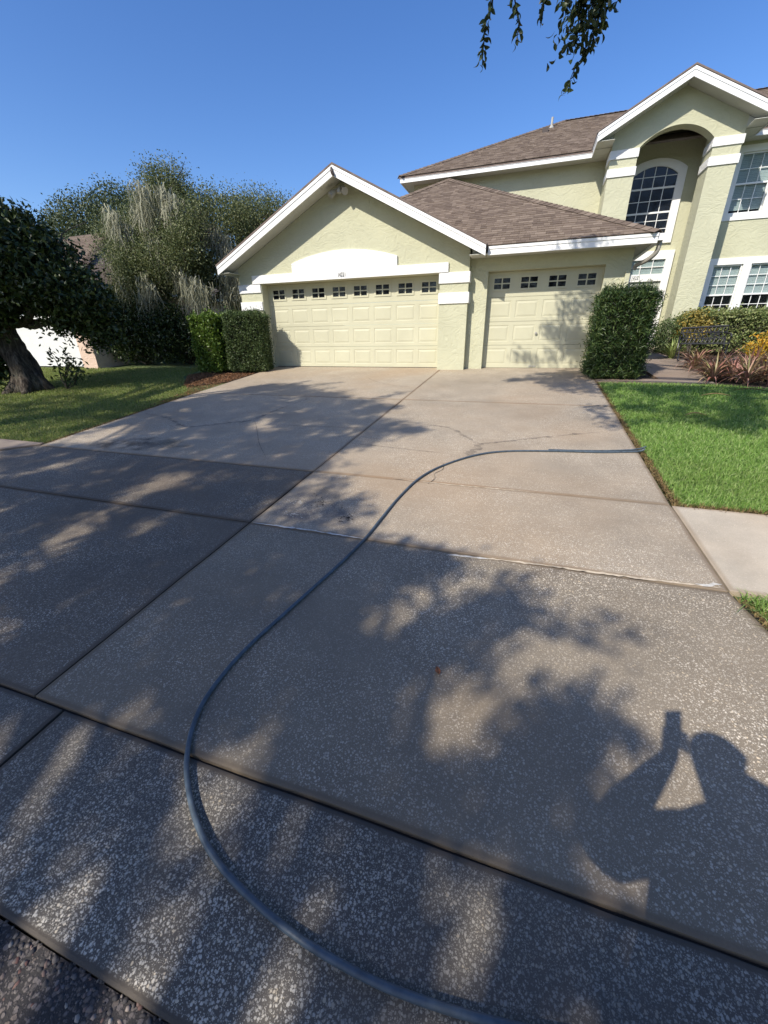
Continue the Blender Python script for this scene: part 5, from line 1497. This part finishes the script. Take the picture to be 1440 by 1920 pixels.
def street_oak(base, label, pts, trunk, nlimb, per=10, sp=.075):
    root = thing('street_oak', base, label, 'tree', 'street oaks shading the driveway'); inv = Matrix.Translation(-Vector(base))
    mb = MB(); P = bezier([np.array(q[:3]) for q in trunk], 5); mb.tube(P, np.interp(np.linspace(0, 1, len(P)), np.linspace(0, 1, len(trunk)), [q[3] for q in trunk]), 14)
    top = P[-1]; nl = 0
    for k in rng.permutation(len(pts))[:nlimb*4]:
        if nl >= nlimb: break
        tip = pts[k]; mid = top+(tip-top)*.5+np.array([0, 0, .12*np.linalg.norm(tip-top)])
        Q = bezier([P[-1-rng.integers(0, 4)], mid, tip], 6)
        if in_view(np.array(Q), 40).any(): continue
        mb.tube(Q, np.linspace(.10, .015, len(Q)), 7); nl += 1
    o = mb.build('trunk', M_BARK, root, smooth=True, fix=False); o.matrix_parent_inverse = inv
    V, F = clumps(pts, per, sp, .09, .05)
    o = tri_obj('crown', V, F, L_STREET, root); o.matrix_parent_inverse = inv
    return root, inv
D_ = 260
ptsA = np.concatenate([shade_clumps([SHADE['A']], D_, (5.5, 7.5)), shade_clumps([SHADE['B']], 120, (6, 7.5)), shade_clumps([SHADE['C']], D_, (5.2, 7.0)), shade_clumps([SHADE['P']], 70, (5.5, 7)),
                       shade_clumps([SHADE['H']], 48, (5.5, 7.5)), shade_clumps([SHADE['I']], 65, (5.5, 7.5)),
                       lift(ell((-4.4, -4.0, 2.1), (1.9, 1.2, 1.5), 1100), (7.0, 9.5)), lift(ell((-4.6, .4, .9), (2.0, .8, 1.0), 1200), (6.5, 8.5))])
street_oak((-3.4, -9.55, -.78), 'broad street oak on the verge left of the driveway, outside the picture', ptsA,
           [(-3.4, -9.55, -.85, .42), (-3.35, -9.6, 1.0, .33), (-3.2, -9.7, 2.8, .29), (-3.0, -9.9, 4.3, .22)], 22)
ptsC = shade_clumps([SHADE['D']], 470, (4.0, 5.8))
street_oak((3.6, -19.6, -.9), 'broad street oak across the street behind the viewer', ptsC,
           [(3.6, -19.6, -1.0, .45), (3.5, -19.4, 1.0, .35), (3.5, -19.0, 2.8, .30), (3.6, -18.4, 4.2, .22)], 18)
door = np.concatenate([ell((7.98, .1, .66), (.36, .02, .26), 75), ell((7.55, .1, .82), (.2, .02, .14), 12), ell((7.75, .1, 1.35), (.08, .02, .45), 13), ell((8.0, .1, 1.2), (.09, .02, .5), 14), ell((8.25, .1, 1.45), (.22, .02, .25), 22), ell((8.25, .1, .4), (.2, .02, .5), 26), ell((7.7, .1, .25), (.3, .02, .1), 9),
                       np.stack([np.linspace(6.75, 7.3, 14), np.full(14, .1), .38-.28*np.linspace(0, 1, 14)+rng.normal(size=14)*.03], 1), ell((8.0, -.6, 2.46), (.35, .02, .12), 16)])
ptsB = np.concatenate([lift(door, (6.0, 7.2)), shade_clumps([SHADE['E']], 110, (5.8, 7)), shade_clumps([SHADE['F']], 40, (5.0, 6)), shade_clumps([SHADE['G']], 62, (4.9, 6.4))])
def far_oak(base, label, blobs):
    pts = np.concatenate([shell_points(n, c, r, .5) for c, r, n in blobs]); pts = np.repeat(pts, 3, 0)+rng.normal(size=(len(pts)*3, 3))*.25
    x, y, z = base
    street_oak(base, label, pts, [(x, y, z-.1, .4), (x, y, z+2, .32), (x+.2, y, z+4.5, .25)], 12, per=8, sp=.2)
far_oak((15.5, -24.5, -.92), 'tall oak across the street mirrored in the arched window', [((15.3, -24.5, 8.5), (4.2, 3.6, 3.6), 900)])
for fx, fy, lb in ((-13.0, -23.0, 'added unseen oak blocking low sky across the street, far to the left behind the viewer'), (-5.0, -24.0, 'added unseen oak blocking low sky across the street, left behind the viewer'), (8.0, -23.2, 'added unseen low oak blocking low sky across the street, straight behind the viewer'), (31.0, -23.0, 'added unseen oak blocking low sky across the street, farthest right')):  # added unseen crowns that block low sky so the driveway shade gets darker
    far_oak((fx, fy, -.92), lb, [((fx, fy-.5, 4.6), (4.3, 2.6, 2.4), 900)])
far_oak((24.5, -25.5, -.92), 'tall oak across the street mirrored in the right hand windows', [((24, -25.5, 8.5), (4.4, 3.6, 3.8), 900)])
rootB, invB = street_oak((12.9, -9.5, -.76), 'street oak right of the driveway whose twigs hang into the top of the picture', ptsB,
           [(12.9, -9.5, -.85, .34), (12.8, -9.5, 1.0, .27), (12.4, -9.4, 2.8, .23), (11.6, -9.1, 4.4, .18)], 14)

# twigs hanging into view, leaf by leaf
def oak_leaf(name, L=.062, W=.027, curl=.10):
    V, F = [], []; n = 6
    for k in range(n+1):
        t = k/n; w_ = W*.5*(math.sin(PI*min(1, t**1.25)))**.8 if 0 < t < 1 else .0015
        z = -curl*L*(2*t-1)**2*2
        V += [(L*t, -w_, z+w_*.35), (L*t, 0, z), (L*t, w_, z+w_*.35)]
    for k in range(n):
        a = 3*k; F += [(a, a+1, a+4, a+3), (a+1, a+2, a+5, a+4)]
    me = bpy.data.meshes.new(name); me.from_pydata(V, [], F); me.materials.append(L_STREET); me.polygons.foreach_set('use_smooth', [True]*len(F)); return me
leafm = [oak_leaf('leaf', rng.uniform(.044, .064), rng.uniform(.021, .029), c) for c in (.04, .1, .16, .2)]
for i, T in enumerate(TWIGS):
    pts = bezier([np.array(q) for q in T], 5)
    mb = MB(); mb.tube(pts, np.linspace(.007, .0022, len(pts)), 5)
    hb = mb.build('hanging_branch', M_BARK, rootB, fix=False); hb.matrix_parent_inverse = invB
    d = np.concatenate([[0], np.cumsum([np.linalg.norm(b-a) for a, b in zip(pts[:-1], pts[1:])])])
    heavy = i in (3, 4, 5, 7)
    s = d[-1]; k = 0; skip = .45 if i != 8 else 0
    while s > d[-1]*.30:
        p_ = np.array([np.interp(s, d, [q[j] for q in pts]) for j in range(3)])
        for _ in range(2 if k % 2 else 1):
            o = link('leaf', leafm[rng.integers(4)], None, hb)
            o.location = p_+rng.normal(size=3)*.008
            o.rotation_euler = (rng.uniform(0, 6.28), rng.uniform(.3, 1.5), rng.uniform(0, 6.28)); k += 1
        if heavy and s < d[-1]*.62:
            for _ in range(8):
                o = link('leaf', leafm[rng.integers(4)], None, hb); o.location = p_+rng.normal(size=3)*[.07, .07, .045]
                o.rotation_euler = (rng.uniform(0, 6.28), rng.uniform(.1, 1.5), rng.uniform(0, 6.28))
        s -= rng.uniform(.011, .020)

# ------------------------------------------------------------------ the photographer (only the shadow shows)
hd = np.array([math.sin(YAW), math.cos(YAW), 0.]); rt = np.array([math.cos(YAW), -math.sin(YAW), 0.])
def bp_(f, r, z):  # forward of the camera, right of it, height above the ground under the feet
    q = CAM_POS+hd*f+rt*r; return (float(q[0]), float(q[1]), GZ0+z)
GZ0 = float(gz(CAM_POS[1]-.3))-.03
PB = bp_(-.42, .06, 0)
person = thing('person', PB, 'person in dark shorts and a shirt holding a phone up with both hands', 'person')
pinv = Matrix.Translation(-Vector(PB))
def skin(name, nodes, edges, mat, parent, sub=2):
    me = bpy.data.meshes.new(name); me.from_pydata([n[0] for n in nodes], edges, [])
    o = bpy.data.objects.new(name, me); COL.objects.link(o)
    o.modifiers.new('skin', 'SKIN'); bm = bmesh.new(); bm.from_mesh(me); lay = bm.verts.layers.skin.verify()
    for v, n in zip(bm.verts, nodes):
        r = n[1]; v[lay].radius = (r, r) if not hasattr(r, '__len__') else r
        v[lay].use_root = False
    bm.verts.ensure_lookup_table(); bm.verts[0][lay].use_root = True
    bm.to_mesh(me); bm.free(); m = o.modifiers.new('sub', 'SUBSURF'); m.levels = sub; m.render_levels = sub
    dg = bpy.context.evaluated_depsgraph_get(); dg.update()
    m2 = bpy.data.meshes.new_from_object(o.evaluated_get(dg)); bpy.data.objects.remove(o)
    r = link(name, m2, mat, parent, smooth=True); r.matrix_parent_inverse = pinv; return r
M_SKIN = plain('skin', (.45, .27, .19), .5, .05, 5)
M_SHIRT = plain('grey shirt', (.12, .13, .15), .85, .1, 9)
M_SHORTS = plain('dark shorts', (.03, .032, .04), .85, .1, 9)
M_SHOE = plain('shoe', (.06, .06, .06), .6, .1, 9)
M_HAIR = plain('brown hair', (.04, .025, .018), .6, .2, 40)
bf, br = -.34, .05
def pp(r, d, b):   # right of / below / behind the lens in the plane of the phone
    q = CAM_POS+AX_R*r+AX_D*d-AX_F*b; return (float(q[0]), float(q[1]), float(q[2]))
N = [(bp_(bf, br, .98), .15), (bp_(bf+.01, br, 1.16), .16), (bp_(bf, br, 1.38), .165), (bp_(bf+.02, br-.01, 1.53), .085), (bp_(bf+.09, br-.03, 1.62), .062), (bp_(-.205, .02, 1.71), .105), (bp_(-.21, .02, 1.77), .10),
     (bp_(bf, br-.20, 1.52), .068), (bp_(-.17, -.27, 1.27), .075), (bp_(-.13, -.17, 1.40), .072), (pp(-.05, .125, .06), .03), (pp(-.055, .075, .045), .032),
     (bp_(bf, br+.20, 1.52), .068), (bp_(-.22, .20, 1.54), .055), (bp_(-.16, .13, 1.55), .048), (pp(.06, .13, .06), .03), (pp(.035, .09, .045), .032),
     (bp_(bf, br-.10, .90), .092), (bp_(bf+.02, br-.12, .50), .062), (bp_(bf-.01, br-.13, .09), .042), (bp_(bf+.13, br-.14, .035), .035),
     (bp_(bf, br+.10, .90), .092), (bp_(bf+.02, br+.12, .50), .062), (bp_(bf-.01, br+.13, .09), .042), (bp_(bf+.13, br+.14, .035), .035)]
E_ = [(0, 1), (1, 2), (2, 3), (3, 4), (4, 5), (5, 6), (2, 7), (7, 8), (8, 9), (9, 10), (10, 11), (2, 12), (12, 13), (13, 14), (14, 15), (15, 16), (0, 17), (17, 18), (18, 19), (19, 20), (0, 21), (21, 22), (22, 23), (23, 24)]
skin('body', N, E_, M_SKIN, person)
skin('shirt', [(N[0][0], .17), (N[1][0], .18), (N[2][0], .185), (N[3][0], .10), (N[7][0], .085), (N[8][0], .088), (N[12][0], .085), (N[13][0], .068)], [(0, 1), (1, 2), (2, 3), (2, 4), (4, 5), (2, 6), (6, 7)], M_SHIRT, person)
skin('shorts', [(bp_(bf, br, 1.0), .165), (N[17][0], .115), (bp_(bf+.02, br-.12, .55), .09), (N[21][0], .115), (bp_(bf+.02, br+.12, .55), .09)], [(0, 1), (1, 2), (0, 3), (3, 4)], M_SHORTS, person)
skin('hair', [(bp_(-.215, .02, 1.775), .098), (bp_(-.235, .02, 1.72), .095)], [(0, 1)], M_HAIR, person)
for s in (-1, 1): skin('shoe', [(bp_(bf-.04, br+s*.13, .05), .05), (bp_(bf+.06, br+s*.135, .045), .048), (bp_(bf+.17, br+s*.14, .035), .04)], [(0, 1), (1, 2)], M_SHOE, person)
for side, px_, pd in ((-1, -.062, .07), (1, .024, .095)):
    for k in range(5):
        dz = (-.012+.018*k) if k < 4 else -.02; L = (.055, .062, .058, .045, .04)[k]
        a = pp(px_-side*-.002, pd+dz, .04); b = pp(px_, pd+dz-.004, .014 if k < 4 else .028); c = pp(px_-side*L*.5, pd+dz-.006, .010 if k < 4 else .024)
        skin('finger', [(a, .009), (b, .008), (c, .006)], [(0, 1), (1, 2)], M_SKIN, person, 1)
# phone: its lens is the camera
ph = thing('phone', tuple(CAM_POS-AX_F*.016), 'dark phone held up in both hands', 'phone')
phm = ph; ph.rotation_euler = M.to_euler()
mb = MB(); mb.box(-.055, .017, -.127, .020, -.004, .004); mb.build('body', plain('phone back', (.03, .03, .035), .3, .05, 5), ph, bevel=.003)
mb = MB(); mb.box(-.052, .014, -.124, .017, .0042, .0048); mb.build('screen', M_GLASSD, ph)
mb = MB(); mb.tube([(.0, .0, -.0042), (.0, .0, -.0065)], .006, 14); mb.tube([(-.02, .0, -.0042), (-.02, .0, -.0065)], .006, 14); mb.build('lens', M_GLASSD, ph)
